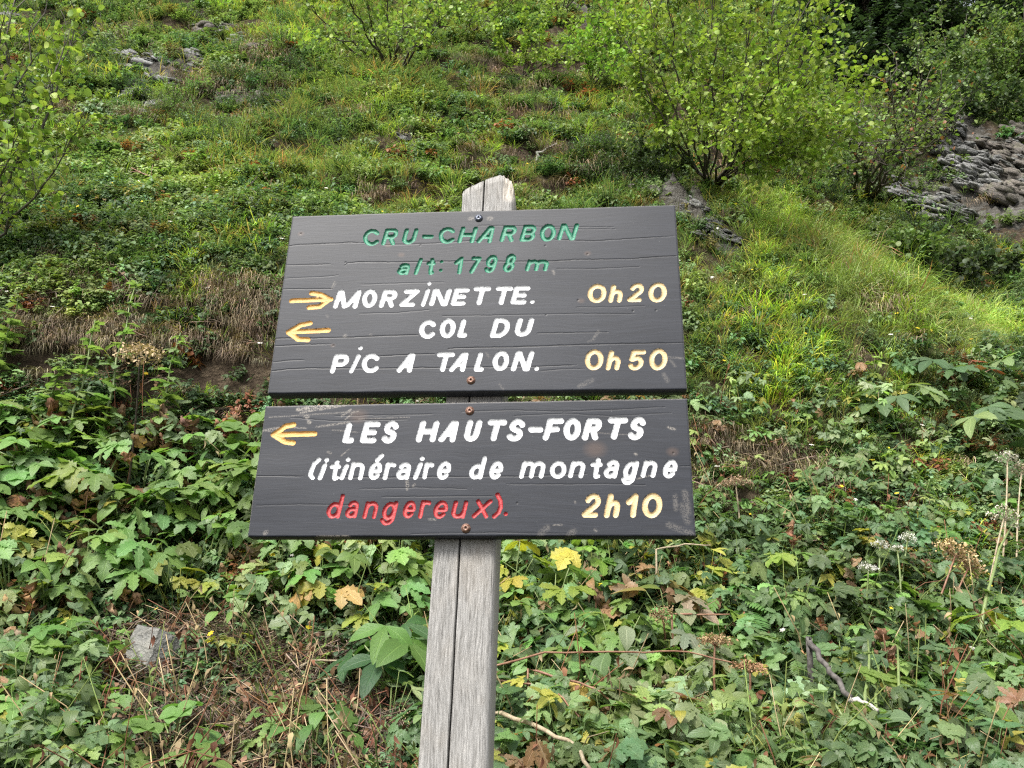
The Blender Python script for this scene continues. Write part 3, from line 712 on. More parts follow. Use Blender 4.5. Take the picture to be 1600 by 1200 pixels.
def build_board(bi, quad, label, edge_top):
    THK = .027
    c = [bpx(*q) for q in quad]                  # TL TR BR BL
    x0 = (c[0][0] + c[3][0]) / 2; x1 = (c[1][0] + c[2][0]) / 2
    zt = (c[0][1], c[1][1]); zb = (c[3][1], c[2][1])
    nx = int((x1 - x0) / .00125); hgt = (zt[0] + zt[1] - zb[0] - zb[1]) / 2; nz = int(hgt / .00125)
    a = np.linspace(0, 1, nx + 1); b = np.linspace(0, 1, nz + 1)
    A, B = np.meshgrid(a, b)
    X = x0 + (x1 - x0) * A
    Zt = zt[0] + (zt[1] - zt[0]) * A; Zb = zb[0] + (zb[1] - zb[0]) * A
    Zt = Zt - .0006 + .0006 * fbm(X * 40, X * 0, 60 + bi); Zb = Zb + .0006 * fbm(X * 30, X * 0, 70 + bi)
    Z = Zb + (Zt - Zb) * B
    cell = .00125
    depth = np.zeros_like(X); owner = -np.ones(X.shape, int); best = np.full(X.shape, 1.0)
    items = [t for t in T if t[0] == bi]
    for li, (_, colr, sw, strokes, ch) in enumerate(items):
        pts = [[bpx(*p) for p in s] for s in strokes]
        allp = np.array([p for s in pts for p in s]); pxm = np.linalg.norm(bpx(allp[0][0] * 0 + 800, 600) - bpx(801, 600))
        hw = sw * pxm / 2
        lo = allp.min(0) - hw - .004; hi = allp.max(0) + hw + .004
        j0, j1 = np.searchsorted(X[0], [lo[0], hi[0]]); zc = Z[:, (j0 + j1) // 2]; i0, i1 = np.searchsorted(zc, [lo[1] - .004, hi[1] + .004])
        sl = (slice(max(i0, 0), i1), slice(max(j0, 0), j1))
        px, py = X[sl], Z[sl]
        dm = np.full(px.shape, 9.); cxm = px.copy(); cym = py.copy()
        for s in pts:
            for q0, q1 in zip(s[:-1], s[1:]):
                d, cx, cy = segd(px, py, q0, q1); k = d < dm
                dm = np.where(k, d, dm); cxm = np.where(k, cx, cxm); cym = np.where(k, cy, cym)
        hwv = hw * (1 + .13 * fbm(px * 160, py * 160, li))
        sdf = dm - hwv
        ok = (sdf < best[sl]) & (sdf < cell * 3)
        snap = (np.abs(sdf) < cell * .55) & ok & (dm > 1e-5)
        mvx = (px - cxm) / np.maximum(dm, 1e-6) * -sdf; mvy = (py - cym) / np.maximum(dm, 1e-6) * -sdf
        X[sl] = np.where(snap, px + mvx, px); Z[sl] = np.where(snap, py + mvy, py)
        s2 = np.where(snap, 0, sdf)
        best[sl] = np.where(ok, s2, best[sl]); owner[sl] = np.where(ok & (s2 <= 0), li, owner[sl])
        e = np.clip(-s2 / hw, 0, 1)
        dp = {WHITE: .0016, CREAM: .0022, GOLD: .0026, GREEN: .0034, RED: .0034}[colr] * np.clip(e * 2.6, 0, 1) ** .7 * (.8 + .2 * e)
        depth[sl] = np.where(ok, np.where(s2 < 0, dp, 0), depth[sl])
    crack = np.zeros_like(X); mark = np.zeros_like(X); knot = np.zeros_like(X)
    for (cb, wmm, path) in CR:
        if cb != bi: continue
        pts = [bpx(*p) for p in path]; xs = np.array([p[0] for p in pts]); zs = np.array([p[1] for p in pts])
        zc = np.interp(X, xs, zs) + .0006 * fbm(X * 60, X * 0, int(path[0][0])) + .0003 * fbm(X * 400, X * 0, 3)
        end = np.clip((X - xs[0]) / .01, 0, 1) * np.clip((xs[-1] - X) / .02, 0, 1)
        ww = np.maximum(wmm * .00062 * (.7 + .5 * vnoise(X * 50, X * 0, 5)), .00085) * np.clip(end, .0, 1) ** .5 + 1e-6; amp = min(1., .25 + wmm * .6)
        crack = np.maximum(crack, amp * np.clip(1.25 - np.abs(Z - zc) / ww, 0, 1) * (end > 0))
    for (mb, ax, ay, bx, by, wpx, st) in MK:
        if mb != bi or wpx == 0: continue
        d, _, _ = segd(X, Z, bpx(ax, ay), bpx(bx, by)); ww = wpx * .0012
        mark = np.maximum(mark, (st if mb else st * .6) * .6 * np.clip(1.6 - d / ww, 0, 1))
    # rubbed rims
    ez = np.minimum(1 - B, 9) * hgt; mark = np.maximum(mark, .8 * np.clip(1 - ez / .0016, 0, 1))
    mark = np.maximum(mark, .45 * np.clip(1 - np.minimum(A, 1 - A) * (x1 - x0) / .002, 0, 1))
    for (kb, kx, ky, r) in [(1, 930, 702, 11), (0, 470, 365, 4), (1, 1051, 706, 6), (0, 607, 383, 4), (0, 627, 398, 4), (1, 560, 650, 10), (0, 520, 540, 3), (0, 918, 396, 4), (0, 908, 470, 4)]:
        if kb == bi:
            q = bpx(kx, ky); d = np.hypot((X - q[0]) / 1.3, Z - q[1]); knot = np.maximum(knot, np.clip(1.5 - d / (r * .0012), 0, 1))
    for (kb, kx, ky) in [(0, 470, 365), (0, 852, 384), (0, 918, 397), (0, 903, 469), (0, 989, 486), (0, 1025, 485), (0, 521, 540), (0, 657, 383), (0, 540, 410), (1, 808, 786), (1, 1052, 708), (0, 853, 492)]:
        if kb == bi:
            q = bpx(kx, ky); d = np.hypot((X - q[0]), Z - q[1]); crack = np.maximum(crack, .8 * np.clip(1.4 - d / .0018, 0, 1))
    inl = depth > 0
    depth = depth + np.where(inl, 0, crack * .0007)
    warp = .0012 * fbm(A * 3, B * 3, 40 + bi, 2)
    # rounded outer rim
    rim = np.minimum(np.minimum(A, 1 - A) * (x1 - x0), np.minimum(B, 1 - B) * hgt)
    depth = depth + np.clip(.0018 - rim, 0, 1) * .8
    P = X[..., None] * BX + Z[..., None] * BZ + (warp - depth)[..., None] * BN + BO
    P = P - np.array([0, .06, .25])
    n, m = X.shape
    idx = np.arange(n * m).reshape(n, m)
    q = np.stack([idx[:-1, :-1], idx[:-1, 1:], idx[1:, 1:], idx[1:, :-1]], -1)
    ow = np.stack([owner[:-1, :-1], owner[:-1, 1:], owner[1:, 1:], owner[1:, :-1]], -1)
    inside = ow.min(-1) >= 0; own = ow.max(-1)
    Pf = P.reshape(-1, 3); C = np.stack([crack, mark, knot], -1).reshape(-1, 3)
    g = Geo(); fq = q[~inside]
    # back and edges
    ring = np.concatenate([idx[0, :], idx[1:, -1], idx[-1, -2::-1], idx[-2:0:-1, 0]])
    back = Pf[ring] - BN * THK
    nb = n * m; r2 = np.roll(np.arange(len(ring)), -1)
    sideq = np.stack([ring[r2], ring, nb + np.arange(len(ring)), nb + r2], -1)
    V = np.concatenate([Pf, back]); Cc = np.concatenate([C, np.zeros((len(back), 3))])
    used = np.unique(np.concatenate([fq.ravel(), sideq.ravel()])); rem = -np.ones(len(V), int); rem[used] = np.arange(len(used))
    g.add(V[used], np.concatenate([rem[fq], rem[sideq]]), Cc[used])
    me = g.mesh('board', BOARD)
    # back face as one flat polygon on its own ring
    o = obj('board', me, sign, label=label)
    cs = [idx[0, 0], idx[0, -1], idx[-1, -1], idx[-1, 0]]
    gb = Geo(); gb.add(Pf[cs] - BN * (THK + .0004), [[3, 2, 1, 0]], (0, 0, 0)); obj('back_face', gb.mesh('back_face', BOARD, False), o)
    for li, (_, colr, sw, strokes, ch) in enumerate(items):
        fl = q[inside & (own == li)]
        if not len(fl): continue
        used = np.unique(fl); rem[:] = -1; rem[used] = np.arange(len(used))
        cen = Pf[used].mean(0)
        g = Geo(); g.add(Pf[used] - cen, rem[fl], (1, 1, 1))
        nme = 'arrow' if ch == 'arrow' else ('full_stop' if ch == 'dot' else ('hyphen' if ch == '-' else ('colon' if ch == 'colon' else ('bracket' if ch in '()' else ('digit' if ch in '0125789' else 'letter')))))
        obj(nme, g.mesh(nme, PM[colr]), o, loc=cen)
    return o


b1 = build_board(0, [(456.5, 337), (1055.5, 320), (1073.3, 608.5), (418, 615)], 'upper board carved with green, white and cream place names', True)
b2 = build_board(1, [(414.5, 634), (1074.5, 622), (1086.5, 837.5), (387, 838.5)], 'lower board carved with white text and a red warning', True)


def screw(u, v, rust, parent):
    q = bpx(u, v); c = q[0] * BX + q[1] * BZ + BO + BN * .0004
    prof = [(.0085, -.001), (.0085, .0006), (.0062, .0012), (.0060, .0024), (.0045, .0033), (.0022, .0034), (.0021, .0012), (0.0001, .0010)]
    th = np.linspace(0, 2 * np.pi, 18, endpoint=False); g = Geo()
    V = np.array([[r * math.cos(t), r * math.sin(t), h] for r, h in prof for t in th])
    n = 18; F = [[i * n + j, i * n + (j + 1) % n, (i + 1) * n + (j + 1) % n, (i + 1) * n + j] for i in range(len(prof) - 1) for j in range(n)]
    Rm = np.stack([BX, BZ, BN], 1); Rm[:, 1] = np.cross(BN, BX)
    g.add(V @ Rm.T, F, (1, 1, 1))
    obj('screw', g.mesh('screw', rust), parent, loc=c - np.array([0, .06, .25]))


def metal(name, c1, c2, met):
    m, t = nm(name); k = NT(t); tc = k.n('ShaderNodeTexCoord').outputs['Object']
    c = k.mix(k.mapr(k.noise(tc, 300, 3), .4, .6), c1, c2)
    p = k.n('ShaderNodeBsdfPrincipled', _Roughness=.45, _Metallic=met); k.l(c, p.inputs['Base Color']); k.out(p.outputs[0]); return m
RUST = metal('rusty_screw', (.12, .05, .03), (.26, .17, .13), .4); STEEL = metal('dark_steel_screw', (.05, .055, .07), (.2, .22, .27), .8)
screw(748, 341, STEEL, b1); screw(736, 594.5, RUST, b1); screw(734, 642, RUST, b2); screw(728, 825.5, RUST, b2)


def post_material():
    m, t = nm('weathered_grey_post'); k = NT(t)
    tc = k.n('ShaderNodeTexCoord').outputs['Object']
    a = k.n('ShaderNodeAttribute', attribute_name='col'); sc = k.n('ShaderNodeSeparateColor'); k.l(a.outputs['Color'], sc.inputs[0])
    wob = k.noise(tc, 3, 2); cx = k.n('ShaderNodeCombineXYZ'); k.l(k.math('MULTIPLY', wob, .05), cx.inputs[0])
    va = k.n('ShaderNodeVectorMath', operation='ADD'); k.l(tc, va.inputs[0]); k.l(cx.outputs[0], va.inputs[1])
    mp = k.n('ShaderNodeMapping'); mp.inputs['Scale'].default_value = (190, 110, 2.0); k.l(va.outputs[0], mp.inputs[0])
    g1 = k.noise(mp.outputs[0], 2.2, 5, .65)
    mp2 = k.n('ShaderNodeMapping'); mp2.inputs['Scale'].default_value = (60, 60, 6); k.l(tc, mp2.inputs[0])
    g2 = k.noise(mp2.outputs[0], 1.6, 4, .6)
    c = k.ramp(g1, [(.28, (.085, .08, .075)), (.42, (.20, .195, .185)), (.6, (.30, .295, .285)), (.75, (.40, .39, .37))])
    c = k.mix(k.mapr(g2, .62, .78, 0, .6), c, (.09, .085, .08))
    c = k.mix(k.mapr(k.noise(tc, 9, 3), .45, .7, 0, .35), c, (.30, .26, .21))
    c = k.mix(sc.outputs[1], c, (.56, .50, .42))
    c = k.mix(sc.outputs[0], c, (.01, .008, .006))
    p = k.n('ShaderNodeBsdfPrincipled', _Roughness=.85); k.l(c, p.inputs['Base Color'])
    k.l(k.bump(k.math('ADD', g1, g2), .8, .0035), p.inputs['Normal'])
    k.out(p.outputs[0]); return m


def build_post():
    off = .028
    lt, rt = bpx(721, 320, off), bpx(803.5, 320, off); lb, rb = bpx(678, 845, off), bpx(777, 845, off); l2, r2 = bpx(652, 1199, off), bpx(764.5, 1199, off)
    zz = np.array([l2[1], (lb[1] + rb[1]) / 2, (lt[1] + rt[1]) / 2]); Ls = np.array([l2[0], lb[0], lt[0]]); Rs = np.array([r2[0], rb[0], rt[0]])
    z0, z1 = -1.75, bpx(785, 272, off)[1]
    dep = .085
    # cross-section: a in 0..1 across, b depth; chamfered right edge, crack at .42
    sec = []
    for s in np.linspace(0.03, .405, 22): sec.append((s, 0, 0))
    sec += [(.414, .10, .5), (.4185, .35, 1), (.423, .10, .5)]
    for s in np.linspace(.432, .90, 26): sec.append((s, 0, 0))
    sec += [(.935, .012, 0), (.965, .05, 0), (.985, .12, 0), (.995, .25, 0), (1, .5, 0), (1, .8, 0), (.97, 1, 0), (.7, 1.02, 0), (.3, 1.02, 0), (.03, 1, 0), (0, .8, 0), (0, .4, 0), (0, .1, 0), (.01, .02, 0)]
    sec = np.array(sec); n = len(sec)
    m = 150; tt = np.linspace(0, 1, m)
    # slanted broken top: height of the top as a function of a
    tl, tm, tr = bpx(721, 297, off)[1], bpx(757, 281, off)[1], bpx(785, 272, off)[1]
    te = bpx(799, 273, off)[1]
    P = np.zeros((m, n, 3)); C = np.zeros((m, n, 3))
    for j, (a, b, k) in enumerate(sec):
        topz = np.interp(a, [0, .04, .44, .78, .95, 1], [tl - .012, tl, tm, tr, te, te - .004]) - .004 * abs(math.sin(a * 40)) * (a > .75) - max(0, b) * .0
        z = z0 + (topz - z0) * tt
        x0 = np.interp(z, zz, Ls, left=Ls[0] + (Ls[0] - Ls[1]) * 0, right=Ls[-1]); x1 = np.interp(z, zz, Rs, right=Rs[-1])
        # right edge of the top is broken: narrows to the peak
        br = np.clip((z - (te - .05)) / .05, 0, 1)
        aa = a - np.where(a > .9, br * .05 * (a - .9) / .1, 0)
        x = x0 + (x1 - x0) * aa
        wid = 1 + .6 * vnoise(z * 9, z * 0 + 3, 4)
        if k > 0: x = x + .0016 * fbm(z * 6, z * 0, 7)
        if .40 < a < .44: x = x + (a - .4185) * wid * .25 * (x1 - x0) + .0022 * fbm(z * 3, z * 0, 17)
        y = b * dep + .0012 * fbm(z * 14 + a * 9, z * 0 + a * 60, 9)
        if .75 < a <= 1 and b < .3:               # splintered face near the top on the right
            y = y + np.clip((z - (te - .075)) / .06, 0, 1) * (a - .75) * .09 * (1 + .8 * vnoise(z * 60, z * 0 + a * 30, 6))
            C[:, j, 1] = np.clip((z - (te - .07)) / .02, 0, 1) * np.clip((a - .76) / .06, 0, 1) * (.5 + .5 * vnoise(z * 90, z * 0 + a * 40, 2))
        if b > .05 and a > .96: C[:, j, 1] = np.maximum(C[:, j, 1], .35)  # right side face painted paler: the light on it put into the colour
        C[:, j, 0] = k
        P[:, j] = x[:, None] * BX + z[:, None] * BZ - (y + off)[:, None] * BN + BO
    V = P.reshape(-1, 3); i = np.arange(m - 1)[:, None] * n; j = np.arange(n)[None]; j2 = (j + 1) % n
    q = np.stack([i + j, i + j2, i + n + j2, i + n + j], -1).reshape(-1, 4)
    tri = np.concatenate([q[:, [0, 1, 2]], q[:, [0, 2, 3]]])
    # top cap: strip between front and back points
    cap_c = P[-1].mean(0); cc = len(V)
    V = np.concatenate([V, [cap_c]]); e = (m - 1) * n
    tri = np.concatenate([tri, np.stack([e + np.arange(n), e + (np.arange(n) + 1) % n, np.full(n, cc)], -1)])
    CC = np.concatenate([C.reshape(-1, 3), [[0, .6, 0]]])
    g = Geo(); g.add(V - np.array([0, .06, .25]), tri, CC)
    me = g.mesh('post', post_material(), False); obj('post', me, sign)
build_post()
# ------------------------------------------------------------------ leaf shapes (pointing along +Y, face up)
def SERR(): return [.10] + [(.35 + .65 * math.sin(math.pi * min(1, (i + 1.5) / 11.5))) * (1.12 if i % 2 else .74) * rnd(.85, 1.12) for i in range(9)] + [.02]
OVATE = [.10, .62, .92, 1., .96, .84, .62, .36, .03]
ROUND = [.25, .80, 1., 1.02, 1.0, .94, .80, .52, .12]
LANCE = [.10, .45, .72, .92, 1., .88, .66, .38, .02]


def bake_leaf(name, parts, mat=None, crumple=0.0):
    """parts: (angle in plan, length, width, widths, droop, tilt, colour variation)"""
    g = Geo()
    for (ang, L, W, wl, dr, tilt, c) in parts:
        d = rotm((0, 0, 1), ang) @ np.array([0, math.cos(tilt), math.sin(tilt)])
        blade(g, (0, 0, 0), d, L, W, dr, c, n=len(wl) - 1, widths=wl, big=1., fold=.22)
    if crumple:
        for i, v in enumerate(g.v):
            n = np.stack([fbm(v[:, 0] * 22 + i, v[:, 1] * 22, 3), fbm(v[:, 1] * 22, v[:, 2] * 22 + i, 5), fbm(v[:, 0] * 25, v[:, 1] * 20 + 7, 8)], 1)
            g.v[i] = v + n * crumple
    return g.mesh(name, mat or LEAF)


def lobed(k, s=1.0, w=.34):
    out = []
    for a, l in [(-78, .62), (-40, .84), (0, 1), (40, .84), (78, .62)][(0 if k > 3 else 1):(5 if k > 3 else 4)]:
        out.append((R_(a + rnd(-5, 5)), l * s * rnd(.82, 1.12), w * s * rnd(.75, 1.2), SERR(), rnd(.1, 1.1), rnd(-.15, .3), vary((1, 1, 1), .12)))
    return out


W3 = lambda a: [(R_(x), l, .42, OVATE, rnd(.4, .9), .1, vary((1, 1, 1), .08)) for x, l in ((-70, .8), (0, 1), (70, .8))]
LM = {
    'lobed': [bake_leaf('lobed_leaf', lobed(5, 1, .34), crumple=.02) for _ in range(5)] + [bake_leaf('lobed_leaf', lobed(3, 1, .46), crumple=.02) for _ in range(4)],
    'trifol': [bake_leaf('three_part_leaf', [(R_(a), l, .36, [.08, .4, .62, .95, 1, .85, .7, .45, .02], rnd(.3, .9), .1, vary((1, 1, 1), .06)) for a, l in ((-62, .8), (0, 1), (62, .8))], crumple=.01) for _ in range(3)],
    'ovate': [bake_leaf('oval_leaf', [(0, 1, .62, OVATE, d, .1, (1, 1, 1))], crumple=.01) for d in (.4, .9, 1.3)],
    'round': [bake_leaf('round_leaf', [(R_(a), .62, .62, ROUND, .3, .1, (1, 1, 1)) for a in (-95, -35, 35, 95)], crumple=.015) for _ in range(2)],
    'lance': [bake_leaf('long_leaf', [(0, 1, .30, LANCE, d, .15, (1, 1, 1))], crumple=.01) for d in (.5, 1.1)],
    'small3': [bake_leaf('small_leaf', [(a, l * .62, w * .7, wl, dr, t, c) for a, l, w, wl, dr, t, c in W3(0)], crumple=.01) for _ in range(2)],
    'pinnate': [],
    'wilt': [bake_leaf('wilted_leaf', [(R_(a), l, .22, [.2, .7, .5, 1, .6, .9, .5, .2], rnd(1.6, 2.6), -.3, vary((1, 1, 1), .25)) for a, l in ((-40, .7), (-10, 1), (15, .9), (50, .7))], DRY, crumple=.09) for _ in range(4)],
}
for _ in range(2):                               # ferny leaf
    parts = []
    g = Geo()
    tube(g, [(0, y, -.15 * y * y) for y in np.linspace(0, 1, 6)], .008, .003, (1, 1, .8), 4)
    for y in np.linspace(.12, .97, 13):
        for sgn in (-1, 1):
            L = .34 * math.sin(math.pi * min(1, y * .85 + .18)) + .03
            d = np.array([sgn * .9, .45, rnd(-.1, .1)])
            blade(g, (0, y, -.15 * y * y), d, L, L * .24, .4, vary((1, 1, 1), .1), n=5, widths=[.3, 1, .6, .9, .5, .03], big=0)
    LM['pinnate'].append(g.mesh('ferny_leaf', SMALL))


def leafy(name, kinds, n, h, spread, size, tint, stem_mat=GSTEM, label=None, cat='plant', group=None, loc=(0, 0, 0), upright=.0, face=None, stemr=.004, tint2=None, p2=.2, leafname='leaf', droop=.35, tall=None):
    """a rosette of petioled leaves, or with tall=(bend) leaves up a stem; every leaf is a part"""
    root = obj(name, None, label=label, cat=cat, group=group, loc=loc)
    g = Geo(); tips = []
    if tall:
        bx, by = tall; top = np.array([bx, by, h])
        pts = [np.array([bx * t * t, by * t * t, h * t]) + .01 * np.array([rnd(-1, 1), rnd(-1, 1), 0]) for t in np.linspace(0, 1, 8)]
        tube(g, pts, stemr * 1.6, stemr * .5, (1, 1, 1), 6)
        az = rnd(0, 6.28)
        for i in range(n):
            t = .12 + .88 * (i + .5) / n; p = np.array([bx * t * t, by * t * t, h * t]); az += 2.4
            sz = size * (1.15 - .75 * t)
            tips.append((p, az, rnd(-.1, .35), sz))
    else:
        for i in range(n):
            az = i * 2.4 + rnd(-.5, .5); r = spread * math.sqrt((i + .6) / n); hh = h * rnd(.65, 1.05) * (1.0 - .45 * (r / spread) ** 2)
            tip = np.array([math.cos(az) * r, math.sin(az) * r, hh])
            mid = np.array([math.cos(az) * r * .35, math.sin(az) * r * .35, hh * .65])
            pts = [mid * 2 * t * (1 - t) + tip * t * t for t in np.linspace(0, 1, 6)]
            tube(g, pts, stemr, stemr * .55, (1, 1, 1), 5)
            tips.append((tip, az, rnd(-droop - .3, -droop + .35), size * rnd(.75, 1.15)))
    obj('stem', g.mesh('stem', stem_mat), root)
    for (p, az, el, sz) in tips:
        me = random.choice(LM[random.choice(kinds)])
        d = np.array([math.cos(az) * math.cos(el), math.sin(az) * math.cos(el), math.sin(el)])
        Fm = frame(d) @ rotm((0, 1, 0), rnd(-.45, .45))
        tn = tint2 if (tint2 is not None and random.random() < p2) else tint
        obj(leafname, me, root, loc=p, rot=mat_euler(Fm), scl=sz, tint=vary(tn, .14))
    return root


def place(o, P, s=1.0, yaw=None, tilt=.15, toward=.12):
    """stand a plant on the ground, leaning a little out of the slope"""
    yaw = rnd(0, 6.28) if yaw is None else yaw
    ax = Vector((Rh[0], Rh[1], 0))
    q = Matrix.Rotation(toward + rnd(-tilt, tilt), 4, ax) @ Matrix.Rotation(rnd(-tilt, tilt), 4, Vector((Fh[0], Fh[1], 0))) @ Matrix.Rotation(yaw, 4, 'Z')
    o.location = [float(x) for x in P]; o.rotation_euler = q.to_euler(); o.scale = (s, s, s)


# ------------------------------------------------------------------ scattering of uncountable cover with instances
def scatter(name, label, cat, pts, scl, tint, protos, tilt=.2, lean=.25, mats=None):
    n = len(pts)
    c = D.collections.new(name + '_kinds')
    for i, me in enumerate(protos):
        o = D.objects.new('%s_kind_%02d' % (name, i), me); c.objects.link(o)
    me = D.meshes.new(name); me.vertices.add(n); me.vertices.foreach_set('co', np.asarray(pts, np.float32).ravel())
    yaw = RS.uniform(0, 2 * np.pi, n)
    ta = RS.normal(0, tilt, n); tb = RS.normal(0, tilt, n)
    eul = np.zeros((n, 3))
    axx = Vector((Rh[0], Rh[1], 0)); axy = Vector((Fh[0], Fh[1], 0))
    # matrices composed in numpy: lean about the across axis, then small random tilts
    def rot_about(ax, a):
        ax = np.array(ax); c_, s_ = np.cos(a), np.sin(a); K = np.array([[0, -ax[2], ax[1]], [ax[2], 0, -ax[0]], [-ax[1], ax[0], 0]])
        return np.eye(3)[None] + s_[:, None, None] * K[None] + (1 - c_)[:, None, None] * (K @ K)[None]
    Rm = rot_about(axx, ta + lean) @ rot_about(axy, tb) @ rot_about((0, 0, 1), yaw)
    eul[:, 1] = -np.arcsin(np.clip(Rm[:, 2, 0], -1, 1)); eul[:, 0] = np.arctan2(Rm[:, 2, 1], Rm[:, 2, 2]); eul[:, 2] = np.arctan2(Rm[:, 1, 0], Rm[:, 0, 0])
    a = me.attributes.new('rot', 'FLOAT_VECTOR', 'POINT'); a.data.foreach_set('vector', eul.astype(np.float32).ravel())
    s3 = np.repeat(np.asarray(scl, np.float32)[:, None], 3, 1) if np.ndim(scl) == 1 else np.asarray(scl, np.float32)
    a = me.attributes.new('scl', 'FLOAT_VECTOR', 'POINT'); a.data.foreach_set('vector', s3.ravel())
    a = me.attributes.new('idx', 'INT', 'POINT'); a.data.foreach_set('value', RS.randint(0, len(protos), n).astype(np.int32))
    a = me.attributes.new('tint', 'FLOAT_COLOR', 'POINT'); a.data.foreach_set('color', np.concatenate([tint, np.ones((n, 1))], 1).astype(np.float32).ravel())
    o = obj(name, me, label=label, cat=cat, kind='stuff')
    ng = D.node_groups.new(name, 'GeometryNodeTree')
    ng.interface.new_socket('Geometry', in_out='INPUT', socket_type='NodeSocketGeometry'); ng.interface.new_socket('Geometry', in_out='OUTPUT', socket_type='NodeSocketGeometry')
    N = ng.nodes.new; L = ng.links.new
    gi, go = N('NodeGroupInput'), N('NodeGroupOutput'); ip = N('GeometryNodeInstanceOnPoints'); ci = N('GeometryNodeCollectionInfo')
    ci.inputs['Collection'].default_value = c; ci.inputs['Separate Children'].default_value = True; ci.inputs['Reset Children'].default_value = True
    def na(nm_, typ):
        x = N('GeometryNodeInputNamedAttribute'); x.data_type = typ; x.inputs['Name'].default_value = nm_; return x.outputs['Attribute']
    L(gi.outputs[0], ip.inputs['Points']); L(ci.outputs[0], ip.inputs['Instance']); ip.inputs['Pick Instance'].default_value = True
    L(na('idx', 'INT'), ip.inputs['Instance Index']); L(na('scl', 'FLOAT_VECTOR'), ip.inputs['Scale'])
    er = N('FunctionNodeEulerToRotation'); L(na('rot', 'FLOAT_VECTOR'), er.inputs[0]); L(er.outputs[0], ip.inputs['Rotation'])
    L(ip.outputs[0], go.inputs[0])
    mo = o.modifiers.new('scatter', 'NODES'); mo.node_group = ng
    return o


def cand(n, Y0=2.15, Y1=15, t0=-1.12, t1=1.08):
    n = int(n * 1.375)
    Y = np.exp(RS.uniform(math.log(Y0), math.log(Y1), n)); X = RS.uniform(t0, t1, n) * Y
    P = world(X, Y); u, v = project(P); return X, Y, P, u, v


BAREZ = [(300, 140, 70, 14, 8, .8), (330, 165, 50, 10, 0, .8), (150, 80, 60, 14, 25, .6), (410, 75, 40, 16, 20, .7), (240, 45, 60, 10, 10, .7), (120, 190, 50, 12, 20, .6), (500, 215, 60, 12, 10, .5), (700, 120, 60, 14, 0, .5), (810, 140, 50, 14, 10, .7), (970, 265, 60, 16, 20, .8), (60, 330, 60, 12, 0, .5), (1110, 420, 30, 14, 40, .6), (1100, 470, 40, 14, 40, .6), (1190, 500, 40, 12, 40, .5), (1150, 620, 60, 14, 35, .5), (1370, 330, 50, 20, 30, .5), (1560, 340, 60, 20, 10, .5), (1350, 400, 40, 16, 30, .4), (560, 300, 60, 10, 0, .4)]


def gap(u, v): return np.clip(1 - blobs(u, v, ROCKZ) * np.clip(.85 + .9 * fbm(u / 30, v / 30, 88), .2, 1.2) - blobs(u, v, BAREZ) * .85, 0, 1)


def steep(X, Y):
    e = .06
    return (H(X, Y + e) - H(X, Y - e)) / (2 * e)


def img_pts(n, u0, u1, v0, v1):
    u = RS.uniform(u0, u1, n); v = RS.uniform(v0, v1, n)
    d = Fv[None] + Rv[None] * ((u[:, None] - 800) / FPX) + Uv[None] * ((600 - v[:, None]) / FPX)
    s = np.exp(np.linspace(math.log(2.0), math.log(16), 700))
    Pp = CAM + d[:, None] * s[None, :, None]; X = (Pp - CAM) @ Rh; Y = (Pp - CAM) @ Fh
    below = Pp[..., 2] < H(X.ravel(), Y.ravel()).reshape(X.shape)
    i = np.argmax(below, 1); r = np.arange(n); X, Y = X[r, i], Y[r, i]
    k = below.any(1); X, Y, u, v = X[k], Y[k], u[k], v[k]
    return X, Y, world(X, Y), u, v


# ---- prototypes
def grass_proto(n, h, w, spread, droop, straw=.1):
    g = Geo()
    for i in range(n):
        r = spread * math.sqrt(random.random()); a = rnd(0, 6.28); b = np.array([r * math.cos(a), r * math.sin(a), -.01])
        d = rdir(.75, 1.5, a + rnd(-.9, .9)); c = vary((1, 1, 1), .18)
        if random.random() < straw: c = np.array([2.1, 1.35, 1.6]) * rnd(.7, 1.1)
        grassblade(g, b, d, h * rnd(.5, 1.1), w * rnd(.7, 1.3), rnd(.4, 1.0) * droop, c * .75, c * 1.15)
    return g.mesh('grass_tuft', GRASSM)


def herb_proto(n, h, spread, ls, kind='fine'):
    """dome of small leaves on thin stems"""
    g = Geo()
    for i in range(n):
        az = rnd(0, 6.28); r = spread * math.sqrt(random.random()); top = np.array([r * math.cos(az), r * math.sin(az), h * rnd(.45, 1) * (1 - .4 * (r / spread) ** 2)])
        root = top * np.array([.4, .4, 0])
        tube(g, [root, top * .6 + root * .2, top], .0012, .0007, (.8, .8, .6), 3)
        m = 5 if kind == 'fine' else 3
        for j in range(m):
            t = 1 - j * .16; p = root + (top - root) * t; a = rnd(0, 6.28)
            s = ls * rnd(.6, 1.2)
            if kind == 'fine':
                for sg in (-.7, 0, .7): blade(g, p, rdir(-.3, .5, a + sg), s, s * .42, .6, vary((1, 1, 1), .16), n=2, widths=[.3, 1, .05])
            elif kind == 'oval': blade(g, p, rdir(-.5, .4, a), s * 1.3, s * .8, .8, vary((1, 1, 1), .16), n=3, widths=[.3, 1, .8, .05])
            else:
                for sg in (-1.1, -.4, .4, 1.1): blade(g, p, rdir(-.4, .2, a + sg), s, s * .62, .5, vary((1, 1, 1), .12), n=3, widths=[.2, .8, 1, .3])
    return g.mesh('herb_clump', SMALL)


def dry_proto(n, h, droop):
    g = Geo()
    for i in range(n):
        b = np.array([rnd(-.1, .1), rnd(-.04, .04), 0]); a = -math.pi / 2 + rnd(-.9, .9)
        c = vary((1, 1, 1), .3) * (1 if random.random() < .7 else .45)
        grassblade(g, b, rdir(-.2, .9, a), h * rnd(.5, 1.1), .0032 * rnd(.6, 1.3), droop * rnd(.7, 1.2), c, c * .8)
    return g.mesh('dry_grass_tuft', DRY)


